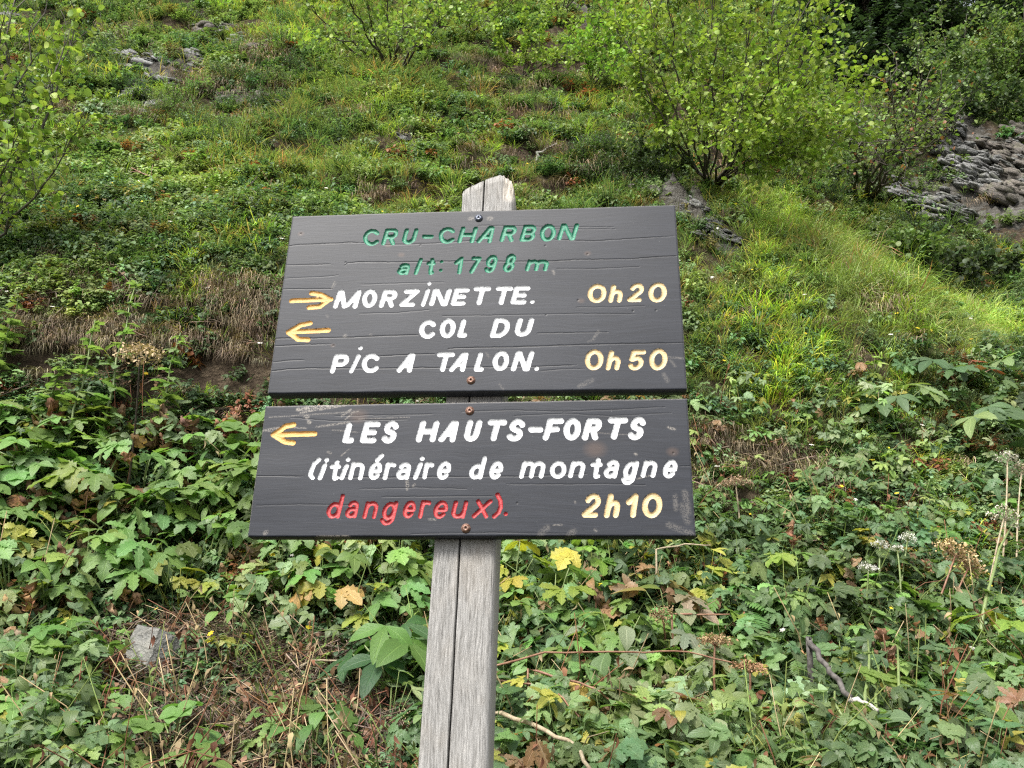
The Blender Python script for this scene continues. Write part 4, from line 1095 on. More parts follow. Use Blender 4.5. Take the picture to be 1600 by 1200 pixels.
def heath_proto(n, h, spread):
    g = Geo()
    for i in range(n):
        az = rnd(0, 6.28); r = spread * math.sqrt(random.random()); top = np.array([r * math.cos(az), r * math.sin(az), h * rnd(.5, 1)]); root = top * np.array([.3, .3, 0])
        tube(g, [root, top * .55 + root * .3, top], .002, .0008, (.6, .45, .35), 3)
        for j in range(9):
            p = root + (top - root) * rnd(.35, 1); blade(g, p + np.array([rnd(-.008, .008) for _ in 'xyz']), rdir(-.3, 1, rnd(0, 6.28)), rnd(.012, .02), .009, .3, vary((1, 1, 1), .2), n=2, widths=[.3, 1, .1])
    return g.mesh('heath_clump', SMALL)


GR = [grass_proto(34, .20, .0042, .06, 1.3) for _ in range(4)] + [grass_proto(26, .26, .0038, .05, 1.6, .25) for _ in range(3)]
GRT = [grass_proto(40, .32, .0036, .08, 1.9, .08) for _ in range(4)]
HF = [herb_proto(22, .11, .09, .022) for _ in range(4)]
HO = [herb_proto(22, .12, .10, .030, 'oval') for _ in range(4)]
HR = [herb_proto(13, .13, .11, .026, 'round') for _ in range(4)]
DG = [dry_proto(60, .26, 2.4) for _ in range(3)]
HE = [heath_proto(34, .2, .13) for _ in range(3)]

GREENS = {'yg': (.235, .31, .10), 'bright': (.36, .53, .08), 'mid': (.135, .215, .085), 'blue': (.10, .18, .08), 'deep': (.07, .12, .05), 'olive': (.165, .205, .085), 'pale': (.21, .285, .145)}
GA = {k: np.array(v) for k, v in GREENS.items()}


def tinted(n, keys, p, X, Y, seed=0, extra=None):
    """patchy choice of colour: neighbours share a hue"""
    base = np.array([GA[k] for k in keys]); f = np.clip(.5 + fbm(X * 1.6, Y * 1.6, seed, 3) * 1.1 + RS.normal(0, .14, n), 0, .999)
    cum = np.cumsum(p) / np.sum(p); i = np.searchsorted(cum, f)
    c = base[np.clip(i, 0, len(keys) - 1)] * RS.uniform(.78, 1.2, (n, 1)) * RS.uniform(.92, 1.08, (n, 3)); return c


def grass_all():
    X, Y, P, u, v = cand(78000, 2.15, 34)
    rid = np.clip(blobs(u, v, RIDGEZ), 0, 1.3); yg = np.clip(blobs(u, v, YGRASS), 0, 1)
    near = np.clip((v - 560) / 120, 0, 1) * (1 - np.clip(rid, 0, 1))
    near = np.where(u > 1150, np.clip((v - 600 - (u - 1150) * .0) / 120, 0, 1) * (1 - np.clip(rid, 0, 1)), near)
    pn = np.clip(.5 + 1.1 * fbm(X * 1.1, Y * 1.1, 51), .06, 1)
    w = (.55 * pn + .6 * yg) * (1 - near * .6) * gap(u, v) * (1 - .8 * np.clip(blobs(u, v, BANKZ), 0, 1)) * (1 - .7 * np.clip(blobs(u, v, DARKG), 0, 1))
    w = np.where(rid > .45, np.maximum(w, np.clip(rid * 1.1, 0, 1)), w)
    w = w * np.where((u > 1380) & (v < 330) & (Y < 13), .35, 1)
    sl = steep(X, Y); w = w * np.where((Y > 5.0) & (sl > 2.3) & (rid < .3), .25, 1)
    k = RS.uniform(0, 1, len(w)) < w
    X, Y, P, rid, yg = X[k], Y[k], P[k], rid[k], yg[k]; n = len(X)
    t = tinted(n, ['mid', 'olive', 'yg', 'bright'], [.36, .22, .28, .14], X, Y, 61)
    a = np.clip(yg * .8, 0, .85)[:, None]; t = t * (1 - a) + GA['yg'] * a * RS.uniform(.85, 1.15, (n, 1))
    r = rid + RS.normal(0, .12, n) > .52; mm = np.clip(.5 + 1.5 * fbm(X[r] * 2.2, Y[r] * 2.2, 91), 0, 1)[:, None]
    t[r] = (GA['bright'] * mm + GA['yg'] * (1 - mm)) * RS.uniform(.7, 1.2, (r.sum(), 1))
    st = RS.uniform(0, 1, n) < .09; t[st] = np.array([.33, .25, .12]) * RS.uniform(.7, 1.1, (st.sum(), 1))
    s = RS.uniform(.5, 1.1, n) * (.65 + .8 * vnoise(X * 1.7, Y * 1.7, 45)) * np.clip((Y / 5.0), .8, 7) ** .62
    s[r] *= RS.uniform(.45, 1.0, r.sum()) * (.8 + .6 * vnoise(X[r] * 3, Y[r] * 3, 44))
    q = r
    scatter('meadow_grass', 'green and yellowish tufts of grass growing all over the steep slope', 'grass', P[~q], s[~q], t[~q], GR)
    scatter('ridge_grass', 'bright yellow-green soft grass covering the spur on the right', 'grass', P[q], s[q], t[q], GRT + GR[:3], lean=.25, tilt=.38)


def herbs_all():
    X, Y, P, u, v = cand(56000, 2.15, 34)
    rid = np.clip(blobs(u, v, RIDGEZ), 0, 1); lit = np.clip(blobs(u, v, LITTERZ), 0, 1)
    w = np.clip(.75 - .8 * fbm(X * 1.1, Y * 1.1, 51), .25, 1) * (1 - .78 * rid) * gap(u, v) * (1 - .8 * np.clip(blobs(u, v, BANKZ), 0, 1)) * (1 - .95 * lit) * .75
    sl = steep(X, Y); w = w * np.where((Y > 5.0) & (sl > 2.3), .35, 1)
    k = RS.uniform(0, 1, len(w)) < w; X, Y, P, u, v = X[k], Y[k], P[k], u[k], v[k]; n = len(X)
    t = tinted(n, ['deep', 'blue', 'mid', 'pale', 'yg'], [.2, .28, .28, .13, .11], X, Y, 71)
    br = RS.uniform(0, 1, n) < .05; t[br] = np.array([.22, .09, .04]) * RS.uniform(.7, 1.2, (br.sum(), 1))
    up = (v < 480) & (RS.uniform(0, 1, n) < .55); t[up] = t[up] * .5 + GA['yg'] * .42
    far = Y > 4.6
    s = RS.uniform(.65, 1.25, n) * np.clip(Y / 5.2, .8, 7) ** .68
    i = RS.randint(0, 3, n)
    fine = (i == 0) | (far & (i == 1)); ov = (~fine) & (i == 2); ro = ~(fine | ov)
    scatter('fine_leaved_herbs', 'low fine-leaved green herbs spread between the grass tufts', 'ground cover', P[fine], s[fine], t[fine], HF, lean=.35)
    scatter('oval_leaved_herbs', 'low oval-leaved green herbs spread over the bank and slope', 'ground cover', P[ov], s[ov], t[ov], HO, lean=.35)
    scatter('round_leaved_herbs', 'low round-leaved green herbs covering the ground near the post', 'ground cover', P[ro], s[ro], t[ro], HR, lean=.35)


def dry_all():
    X, Y, P, u, v = cand(30000, 2.6, 10)
    z = [(110, 530, 110, 22, 3, 1.2), (300, 470, 200, 22, 3, .7), (390, 470, 60, 30, 0, 1.0), (260, 540, 90, 18, 3, .9), (400, 520, 40, 20, 0, .6), (1135, 700, 60, 16, 25, 1.0), (1240, 735, 70, 16, 28, 1.1), (1375, 470, 40, 18, 50, 1.2), (1310, 650, 50, 14, 30, .5), (1420, 720, 50, 14, 20, .4),
         (270, 50, 50, 10, 10, .9), (340, 140, 70, 12, 5, 1.0), (410, 75, 40, 16, 20, .9), (400, 100, 30, 20, 30, .4), (140, 180, 40, 12, 10, .9), (190, 60, 50, 12, 20, .6), (640, 210, 40, 12, 0, .6), (395, 138, 60, 12, 5, .9), (270, 190, 60, 12, 5, .5), (1500, 195, 40, 24, 20, .7), (1000, 260, 60, 14, 20, .4), (1090, 690, 60, 40, 0, .4), (100, 440, 110, 20, 0, .3), (560, 60, 50, 20, 0, .3), (1540, 420, 50, 16, 0, .4)]
    w = np.clip(blobs(u, v, z), 0, 1) * .8 + .018 + .55 * ((steep(X, Y) > 2.2) & (Y > 5.2) & (Y < 11))
    w = w * np.where((v > 900), .2, 1)
    k = RS.uniform(0, 1, len(w)) < w; X, Y, P = X[k], Y[k], P[k]
    for (a, b, c_, d_, m_) in [(-40, 440, 470, 575, 620), (1080, 1330, 670, 790, 420), (200, 460, 30, 160, 330), (1320, 1420, 435, 500, 180), (330, 450, 440, 520, 260)]:
        X2, Y2, P2, u2, v2 = img_pts(m_, a, b, c_, d_); q = RS.uniform(0, 1, len(u2)) < np.clip(blobs(u2, v2, z), 0, 1) * 1.1; X = np.append(X, X2[q]); Y = np.append(Y, Y2[q]); P = np.concatenate([P, P2[q]])
    n = len(X)
    t = np.array([.33, .265, .18]) * RS.uniform(.45, 1.3, (n, 1)) * RS.uniform(.92, 1.08, (n, 3))
    scatter('dry_hanging_grass', 'straw-coloured dead grass and roots hanging over the earth banks', 'dry grass', P + np.array([0, 0, .02]), RS.uniform(.5, 1.05, n) * np.clip(Y / 5, .8, 1.5), t, DG, lean=0)


def heath_all():
    X, Y, P, u, v = cand(9000, 5.0, 14)
    z = DARKG + [(60, 30, 120, 40, 20, .5), (330, 180, 120, 40, 5, .4), (430, 120, 60, 50, 0, .5), (560, 210, 60, 20, 0, .4), (1000, 250, 70, 20, 15, .8), (230, 20, 120, 20, 0, .5), (1470, 380, 90, 30, 20, .4)]
    w = np.clip(blobs(u, v, z), 0, 1) * .75
    k = RS.uniform(0, 1, len(w)) < w; X, Y, P = X[k], Y[k], P[k]; n = len(X)
    t = tinted(n, ['deep', 'blue', 'mid'], [.45, .3, .25], X, Y, 81)
    scatter('dwarf_heath', 'dark green twiggy dwarf shrubs matted over the upper slope', 'undergrowth', P, RS.uniform(.7, 1.5, n), t, HE, lean=.3)


def filler_all():
    pr = []
    for q in range(6):
        g = Geo()
        for i in range(7):
            az = rnd(0, 6.28); r = .1 * math.sqrt(random.random()); top = np.array([r * math.cos(az), r * math.sin(az), rnd(.06, .17)])
            tube(g, [top * np.array([.2, .2, 0]), top * .55, top], .0018, .0012, (.9, .9, .6), 3)
            src = LM[random.choice(['lobed', 'lobed', 'ovate', 'small3', 'trifol'])]; me = random.choice(src)
            n = len(me.vertices); co = np.zeros(n * 3, np.float32); me.vertices.foreach_get('co', co); co = co.reshape(-1, 3)
            me.calc_loop_triangles(); tr = np.zeros(len(me.loop_triangles) * 3, np.int32); me.loop_triangles.foreach_get('vertices', tr)
            lu = np.zeros(n * 3, np.float32); me.attributes['luv'].data.foreach_get('vector', lu)
            Fm = frame(rdir(-.7, .1, az)) @ rotm((0, 1, 0), rnd(-.5, .5))
            g.add(co @ Fm.T * rnd(.04, .075) + top, tr.reshape(-1, 3), vary((1, 1, 1), .2), lu.reshape(-1, 3))
        pr.append(g.mesh('leafy_clump', LEAF))
    X, Y, P, u, v = cand(20000, 2.05, 5.6)
    lit = np.clip(blobs(u, v, LITTERZ), 0, 1); bk = np.clip(blobs(u, v, BANKZ), 0, 1); rid = np.clip(blobs(u, v, RIDGEZ), 0, 1)
    w = np.clip((v - np.where(u < 700, 640, 560 + 0 * u)) / 90, 0, 1) * (1 - .95 * lit) * (1 - .9 * bk) * (1 - rid) * .19
    k = RS.uniform(0, 1, len(w)) < w; X, Y, P, u = X[k], Y[k], P[k], u[k]; n = len(X)
    t = tinted(n, ['deep', 'blue', 'mid', 'pale', 'yg'], [.2, .28, .3, .14, .08], X, Y, 77)
    t[u < 600] = t[u < 600] * .6 + GA['pale'] * .35
    y = RS.uniform(0, 1, n); t[y < .05] = np.array([.30, .29, .06]); t[(y > .05) & (y < .10)] = np.array([.24, .14, .08])
    scatter('leafy_undergrowth', 'small broad-leaved green growth filling the gaps between the near plants', 'undergrowth', P, RS.uniform(.6, 1.3, n), t, pr, lean=.4, tilt=.3)


def stalks_all():
    pr = []
    for q in range(4):
        g = Geo()
        for i in range(5):
            a = rnd(0, 6.28); b = np.array([rnd(-.08, .08), rnd(-.08, .08), 0]); d = rdir(.2, 1.35, a); L = rnd(.15, .38)
            c = vary((1, 1, 1), .3); tube(g, [b, b + d * L * .5 + np.array([0, 0, .02]), b + d * L + np.array([rnd(-.03, .03), rnd(-.03, .03), -.02])], .0026, .0012, c, 4)
            for j in range(3):
                blade(g, b + d * L * rnd(.3, 1), rdir(-1.3, 0), rnd(.02, .05), rnd(.008, .02), 1.4, c * rnd(.5, .9), n=3, widths=[.3, 1, .6, .1])
        pr.append(g.mesh('dead_stalks', DRY))
    X, Y, P, u, v = cand(2600, 2.05, 5.4)
    w = np.clip((v - 600) / 90, 0, 1) * .3 + .15 * np.clip(blobs(u, v, LITTERZ), 0, 1)
    k = RS.uniform(0, 1, len(w)) < w; P = P[k]; n = len(P)
    t = np.where(RS.uniform(0, 1, (n, 1)) < .5, np.array([[.34, .27, .16]]), np.array([[.20, .10, .06]])) * RS.uniform(.6, 1.2, (n, 1)); g_ = RS.uniform(0, 1, n) < .3; t[g_] = np.array([.14, .19, .06])
    scatter('dead_stalks', 'thin dead and green stalks standing among the near plants', 'undergrowth', P, RS.uniform(.6, 1.2, n), t, pr, lean=.2, tilt=.3)


def litter_all():
    sm = []
    for _ in range(4):
        g = Geo()
        for i in range(16):
            a = rnd(0, 6.28); L = rnd(.05, .22); c = np.array([rnd(-.12, .12), rnd(-.12, .12), rnd(.002, .02)]); d = np.array([math.cos(a), math.sin(a), rnd(-.25, .25)]) * L / 2
            pts = [c - d, c + np.array([0, 0, rnd(-.008, .015)]), c + d]
            tube(g, pts, rnd(.0012, .0034), .001, vary((1, 1, 1), .4) * (1 if random.random() < .6 else .35), 4)
        for i in range(16):
            blade(g, (rnd(-.12, .12), rnd(-.12, .12), rnd(0, .02)), rdir(-.2, .4), rnd(.02, .05), rnd(.01, .025), rnd(-1, 1), vary((.7, .56, .46), .5), n=3, widths=[.3, 1, .7, .1])
        sm.append(g.mesh('litter_clump', DRY))
    X, Y, P, u, v = cand(14000, 2.1, 4.6)
    w = np.clip(blobs(u, v, LITTERZ), 0, 1) * .8 + .12
    k = RS.uniform(0, 1, len(w)) < w; P = P[k]; n = len(P)
    t = np.array([.20, .155, .115]) * RS.uniform(.35, 1.5, (n, 1))
    scatter('leaf_litter', 'brown dead twigs, stalks and leaves lying on the bare earth', 'litter', P + np.array([0, 0, .004]), RS.uniform(.5, 1.1, n), t, sm, lean=.5, tilt=.25)


grass_all(); herbs_all(); dry_all(); heath_all(); litter_all(); filler_all(); stalks_all()


# ------------------------------------------------------------------ rocks
def slab_mesh(name, mat, sx, sy, sz, seed, rough=.12, sub=3):
    """bedded plate: an irregular polygon outline, two or three broken layers thick, chipped along its rim"""
    rs = np.random.RandomState(seed); g = Geo(); lay = 3; z = -.5
    for L in range(lay):
        n = rs.randint(6, 9); th = np.sort(rs.uniform(0, 2 * np.pi, n) * .25 + np.linspace(0, 2 * np.pi, n, endpoint=False))
        r = rs.uniform(.34, .52, n) * (1 - .12 * L); off = rs.uniform(-.07, .07, 2); h = 1.0 / lay * rs.uniform(.8, 1.2)
        xs, ys = [], []
        for i in range(n):                       # each side broken once more
            a, b = i, (i + 1) % n
            for t in (0, .5): xs.append((r[a] * math.cos(th[a])) * (1 - t) + r[b] * math.cos(th[b]) * t + rs.normal(0, .015)); ys.append((r[a] * math.sin(th[a])) * (1 - t) + r[b] * math.sin(th[b]) * t + rs.normal(0, .015))
        m = len(xs); o = np.stack([np.array(xs) + off[0], np.array(ys) + off[1]], 1); tilt = rs.uniform(-.25, .25, 2)
        zt = z + h + (o @ tilt) * .8 + rs.normal(0, .03, m); zb = np.full(m, z - .08)
        inn = o * .78 + off * .2
        V = np.concatenate([np.column_stack([o * 1.0, zb]), np.column_stack([o, zt - .10]), np.column_stack([inn, zt + rs.normal(0, .03, m)]), [[off[0], off[1], z + h]], [[off[0], off[1], z - .1]]])
        F = []
        for k in range(m):
            k2 = (k + 1) % m
            F += [[k, k2, m + k2], [k, m + k2, m + k], [m + k, m + k2, 2 * m + k2], [m + k, 2 * m + k2, 2 * m + k], [2 * m + k, 2 * m + k2, 3 * m], [k2, k, 3 * m + 1]]
        g.add(V * np.array([sx, sy, sz]), F, (1, 1, 1)); z += h
    return g.mesh(name, mat, False)


SLABS = [slab_mesh('slab', SLATE, 1, .8, rnd(.12, .22), 10 + i) for i in range(10)]
SLABW = [slab_mesh('slab', SLATE_WARM, 1, .8, rnd(.2, .36), 30 + i) for i in range(6)]


def outcrop(label, pts, dip=(.3, .5), warm=0.0, lift=0.0, group=None, big=False):
    """pts: (u, v, size) of slabs that share a dip"""
    pts = pts + [(u_ + rnd(-18, 18), v_ + rnd(-10, 10), z_ * rnd(.35, .6)) for (u_, v_, z_) in pts]
    b = at(*pts[0][:2]); root = obj('rock_outcrop', None, label=label, cat='rock', loc=b, group=group)
    for (u, v, s) in pts:
        for k in range(5 if big else 3):
            p = at(u + rnd(-1, 1) * s * 25 * (k > 0), v + rnd(-1, 1) * s * 12 * (k > 0)); sc = s * rnd(.7, 1.1) * (1 if k == 0 else rnd(.35, .7))
            me = random.choice(SLABW if random.random() < warm else SLABS)
            q = Matrix.Rotation(-YAW, 4, 'Z') @ Matrix.Rotation(dip[0] + rnd(-.2, .2) * (.5 if big else 1), 4, 'Y') @ Matrix.Rotation(dip[1] + rnd(-.25, .25) * (.5 if big else 1), 4, 'X') @ Matrix.Rotation(rnd(0, 6.28), 4, 'Z'); sc *= (1.25 if big else .9)
            obj('slab', me, root, loc=p - b + np.array([0, 0, lift + (.03 if not big else rnd(.0, .16)) + k * .02]), rot=q.to_euler(), scl=(sc, sc * .9, sc * rnd(.7, 1.3)))


outcrop('grey slate slabs breaking through the turf high on the left', [(200, 92, .6), (228, 108, .75), (262, 100, .5), (300, 92, .6), (215, 128, .6), (285, 115, .5), (318, 110, .45), (178, 85, .4), (255, 132, .6), (240, 90, .4)], dip=(.45, .55))
outcrop('low dark ledge under a heathy hump left of the top alder', [(380, 150, .5), (410, 158, .5), (350, 160, .45), (440, 165, .4)], dip=(.15, .5), warm=.8)
outcrop('pale flat slate below the left ledge with a dead stick beside it', [(208, 178, .5), (245, 168, .6), (272, 174, .45), (215, 150, .55), (225, 184, .4)], dip=(.2, .7))
outcrop('brown rock ledge under hanging turf at the top left', [(350, 55, .7), (385, 65, .7), (325, 50, .6), (402, 80, .5)], dip=(.1, .4), warm=.7)
outcrop('light grey slab at the left picture edge behind the alder stems', [(5, 205, .6), (28, 210, .6), (-15, 200, .6)], dip=(.15, .5))
outcrop('small slate shelf on the slope at the top left corner', [(20, 30, .6), (35, 42, .6), (52, 55, .5), (10, 20, .5)], dip=(.6, .5))
outcrop('small pale stone patch on the slope left of the post top', [(632, 222, .36), (648, 234, .3), (622, 215, .26)], dip=(.4, .5))
outcrop('broken dark rock under the bush just above the sign', [(950, 290, .2), (985, 300, .22), (1000, 285, .25), (970, 310, .2), (1020, 305, .24), (1040, 300, .2), (930, 280, .16)], dip=(.3, .5), warm=.5)
outcrop('whitish slate slabs beside the top right corner of the sign', [(1065, 315, .34), (1088, 325, .36), (1075, 342, .3), (1104, 338, .3), (1068, 330, .3)], dip=(.45, .6))
outcrop('grey slabs running down from the spur behind the sign', [(1108, 362, .32), (1130, 372, .32), (1150, 383, .2), (1095, 374, .26), (1120, 350, .22)], dip=(.5, .6))
outcrop('long tilted grey slate slabs below the right alder', [(1415, 310, .55), (1440, 322, .6), (1470, 335, .6), (1495, 345, .5), (1430, 335, .5), (1455, 345, .5), (1405, 295, .35), (1480, 318, .4), (1515, 350, .4), (1470, 355, .4)], dip=(.5, .35), big=True)
outcrop('steep flaky slate crag at the right edge of the picture', [(1495, 200, .4), (1485, 225, .45), (1500, 215, .4), (1480, 240, .45), (1510, 245, .45), (1500, 262, .5), (1530, 265, .5), (1520, 285, .5), (1550, 290, .5), (1475, 262, .4), (1505, 300, .45), (1535, 310, .45), (1490, 280, .45)], dip=(.62, .25), big=True)
outcrop('brown broken rock face on the far right below the bushes', [(1560, 250, .5), (1590, 240, .5), (1580, 280, .55), (1600, 300, .55), (1565, 310, .5), (1590, 215, .4), (1570, 270, .5), (1600, 262, .5), (1545, 235, .4), (1605, 195, .4)], dip=(.55, .4), warm=.6, big=True)
outcrop('dark rock showing at the top edge between two alders', [(900, 15, .5), (920, 25, .5), (910, 5, .5)], dip=(.2, .6), warm=.6)
outcrop('scattered little grey stones in the bank right of the sign', [(1130, 478, .10), (1135, 520, .11), (1160, 525, .09), (1245, 512, .12), (1255, 520, .10), (1170, 570, .10), (1150, 560, .09), (1275, 612, .1), (1380, 718, .07), (1225, 690, .08), (1108, 455, .08)], dip=(.4, .6))
# the single cut stone at lower left
g = Geo(); V = np.array([[-.085, -.045, -.10], [.045, -.05, -.10], [.10, .05, -.10], [-.07, .05, -.10], [-.075, -.035, .085], [.035, -.04, .075], [.085, .05, .06], [-.065, .045, .09]])
for q_ in ([0, 1, 5, 4], [1, 2, 6, 5], [2, 3, 7, 6], [3, 0, 4, 7], [4, 5, 6, 7], [3, 2, 1, 0]):       # six worn faces, each cut into a few uneven facets
    a_, b_, c_, d_ = [V[k] for k in q_]; N_ = 4; G_ = []
    for iy in range(N_ + 1):
        for ix in range(N_ + 1):
            p_ = (a_ * (1 - ix / N_) + b_ * ix / N_) * (1 - iy / N_) + (d_ * (1 - ix / N_) + c_ * ix / N_) * iy / N_
            k_ = 1 - .05 * (np.abs(p_) / np.array([.1, .05, .1])).min(); G_.append(p_ * k_ + .003 * np.array([math.sin(p_[1] * 90 + p_[2] * 50), math.sin(p_[0] * 70 + p_[2] * 60), math.sin(p_[0] * 60)]))
    g.add(G_, [[iy * (N_ + 1) + ix, iy * (N_ + 1) + ix + 1, (iy + 1) * (N_ + 1) + ix + 1, (iy + 1) * (N_ + 1) + ix] for iy in range(N_) for ix in range(N_)], (1, 1, 1))
st = g.mesh('stone_block', STONE, True)
p = at(232, 1052); s_ = obj('stone_block', st, label='flat-faced grey stone block standing in the litter at lower left', cat='stone', loc=p + np.array([0, 0, .075]), rot=(R_(-14), R_(3), R_(-12)))
p = at(212, 985); obj('small_stone', slab_mesh('small_stone', SLATE_WARM, .06, .05, .03, 79, .08, 3), label='small brown stone lying just above the grey stone block', cat='stone', loc=p + np.array([0, 0, .012]), rot=(.2, .1, .4))


# ------------------------------------------------------------------ shrubs and trees
def bake_leaves(name, tmpl, mat, pos, dirs, size, tint):
    """one mesh out of many leaves: tmpl = (verts, tris) pointing +Y"""
    tv, tf = tmpl; n = len(pos); pos = np.asarray(pos); d = np.asarray(dirs); d /= np.linalg.norm(d, axis=1)[:, None]
    up = np.array([0, 0, 1.]) + RS.normal(0, .45, (n, 3)); s = np.cross(d, up); s /= np.linalg.norm(s, axis=1)[:, None] + 1e-9; nn = np.cross(s, d)
    Rm = np.stack([s, d, nn], -1)
    V = np.einsum('nij,vj->nvi', Rm, tv) * np.asarray(size)[:, None, None] + pos[:, None]
    F = (tf[None] + (np.arange(n) * len(tv))[:, None, None]).reshape(-1, 3)
    C = np.repeat(np.asarray(tint)[:, None], len(tv), 1).reshape(-1, 3)
    g = Geo(); g.add(V.reshape(-1, 3), F, C); return g.mesh(name, mat)


def tmpl_leaf(wl, L=1., W=.7, droop=.5):
    g = Geo(); blade(g, (0, 0, 0), (0, 1, .1), L, W, droop, (1, 1, 1), n=len(wl) - 1, widths=wl); return np.concatenate(g.v), np.concatenate(g.f)


T_ALDER = tmpl_leaf([.35, .95, 1., .55], W=.85)
T_THIN = tmpl_leaf([.3, 1, .05], W=.4)
ALDERLEAF = [bake_leaf('alder_leaf', [(0, 1, .85, [.3, .85, 1., .95, .7, .15], dr, .1, (1, 1, 1))], SMALL) for dr in (.3, .7, 1.1)]


def shrub(name, label, base, targets, leaf, tint, n_leaf, cat='shrub', group=None, bow=.35, r0=.018, parts=0, density=1., tint2=None, p2=.1, tw=1.0, spreadk=1.0, stem_mat=None):
    base = np.asarray(base, float); root = obj(name, None, label=label, cat=cat, group=group, loc=base)
    g = Geo(); LP, LD = [], []
    def branch(p0, p1, c, r, lev, npts):
        ts = np.linspace(0, 1, npts)
        pts = np.array([(1 - t) ** 2 * p0 + 2 * t * (1 - t) * c + t * t * p1 for t in ts]); L = np.linalg.norm(p1 - p0)
        pts[1:-1] += RS.normal(0, .012 * L, (npts - 2, 3))
        return pts, L
    for tg in targets:
        tg = np.asarray(tg) - base; L = np.linalg.norm(tg)
        hor = tg * np.array([1, 1, 0]); c = hor * (.5 + bow * .6) + np.array([0, 0, tg[2] * (.5 - bow)]) + RS.normal(0, .05 * L, 3)
        pts, L = branch(np.array([0., 0, 0]) + RS.normal(0, .04, 3) * np.array([1, 1, 0]), tg, c, r0, 0, 12)
        rr = r0 * min(1.3, (L / 1.6)) ** .7; tube(g, pts, rr, rr * .22, (1, 1, 1), 6)
        for i in range(3, 12):
            for _ in range(2 if random.random() < .75 * density else 1):
                tan = pts[min(i + 1, 11)] - pts[i - 1]; tan /= np.linalg.norm(tan)
                d = tan * 1.0 + RS.normal(0, .62, 3) * spreadk + np.array([0, 0, .25]); d /= np.linalg.norm(d); bl = L * rnd(.16, .36) * (1.1 - .045 * i) * tw
                q0 = pts[i]; q1 = q0 + d * bl; cc = q0 + (tan * .5 + d * .5) * bl * .5
                bp, _ = branch(q0, q1, cc, 0, 1, 6); tube(g, bp, rr * .32, rr * .1, (1, 1, 1), 4)
                for j in range(1, 6):
                    for _2 in range(2):
                        d2 = d * .8 + RS.normal(0, .7, 3); d2 /= np.linalg.norm(d2); tl = bl * rnd(.2, .45)
                        e = bp[j] + d2 * tl
                        if random.random() < .5: tube(g, [bp[j], (bp[j] + e) / 2 + RS.normal(0, .01, 3), e], rr * .11, rr * .05, (1, 1, 1), 3)
                        for f in (.35, .6, .8, 1.):
                            LP.append(bp[j] * (1 - f) + e * f); LD.append(d2 * .6 + RS.normal(0, .6, 3) + np.array([0, 0, -.1]))
    obj('stems', g.mesh('stems', stem_mat or BARK), root)
    LP = np.array(LP); LD = np.array(LD); n = len(LP)
    k = RS.permutation(n)[:min(n, n_leaf)]; LP, LD = LP[k] + RS.normal(0, leaf * .25, (len(k), 3)), LD[k]; n = len(k)
    tn = np.asarray(tint) * RS.uniform(.7, 1.3, (n, 1)) * RS.uniform(.9, 1.1, (n, 3))
    if tint2 is not None: m = RS.uniform(0, 1, n) < p2; tn[m] = np.asarray(tint2) * RS.uniform(.7, 1.2, (m.sum(), 1))
    sz = leaf * RS.uniform(.6, 1.15, n)
    dist = np.linalg.norm(LP + base - CAM, axis=1); order = np.argsort(dist - sz * 8)
    if parts:
        for i in order[:parts]:
            Fm = frame(LD[i]) @ rotm((0, 1, 0), rnd(-.5, .5)); obj('leaf', random.choice(ALDERLEAF), root, loc=LP[i], rot=mat_euler(Fm), scl=float(sz[i]), tint=tn[i])
        order = order[parts:]
    fo = obj('foliage', bake_leaves('foliage', T_ALDER, SMALL, LP[order], LD[order], sz[order], tn[order]), root, kind='stuff' if parts else None)
    return root


AL = (.20, .30, .06); ALY = (.28, .37, .085)
OR = on_ray
shrub('green_alder', 'large bright green alder bush growing up from the spur above the sign', at(1112, 292), [OR(1335, 140, 5.5), OR(1320, 215, 5.7), OR(1290, 90, 5.3), OR(1265, 255, 5.9), OR(1250, 10, 5.2), OR(1200, 60, 5.6), OR(1180, -80, 5.3), OR(1110, -60, 5.6), OR(1060, 20, 5.9), OR(1010, -30, 5.9), OR(985, 60, 6.3), OR(1010, 130, 6.4), OR(1090, 90, 5.5), OR(1160, 150, 5.4), OR(1230, 150, 5.3), OR(1300, 20, 5.6), OR(1040, -80, 5.7), OR(1140, 30, 5.8), OR(1215, -60, 5.5), OR(1275, 190, 5.5), OR(1190, 225, 5.8), OR(960, 10, 6.2)],
      .043, AL, 8200, parts=200, tint2=ALY, p2=.4, r0=.0115, density=.8)
shrub('green_alder', 'smaller alder with some reddish leaves, arching out over the slate on the right', at(1352, 318, far=5), [OR(1478, 212, 7.6), OR(1450, 190, 7.6), OR(1435, 120, 7.8), OR(1400, 110, 8.0), OR(1395, 160, 7.6), OR(1310, 205, 7.4), OR(1340, 230, 7.2), OR(1440, 240, 7.4), OR(1475, 160, 7.8)],
      .042, (.16, .23, .065), 1700, tint2=(.28, .13, .07), p2=.09, density=.6)
shrub('green_alder', 'open alder bush with bare lower stems at the top, left of centre', at(612, 118), [OR(478, 0, 8.2), OR(520, -50, 8.0), OR(560, -60, 8.2), OR(610, -70, 8.3), OR(650, -60, 8.4), OR(700, 20, 8.2), OR(690, -30, 8.2), OR(500, 60, 8.2), OR(640, 40, 7.8)],
      .055, (.18, .26, .07), 1500, tint2=ALY, p2=.2, density=.7)
shrub('green_alder', 'thin-leaved alder at the left picture edge with dark upright stems', at(-40, 400), [OR(95, 90, 4.4), OR(70, 20, 4.4), OR(120, 30, 4.5), OR(30, -30, 4.3), OR(60, 170, 4.2), OR(0, 60, 4.2), OR(125, 200, 4.3), OR(-60, 20, 4.2), OR(20, 230, 4.0)],
      .046, (.18, .28, .065), 1500, parts=110, tint2=ALY, p2=.3, density=.6, r0=.014, bow=.2)
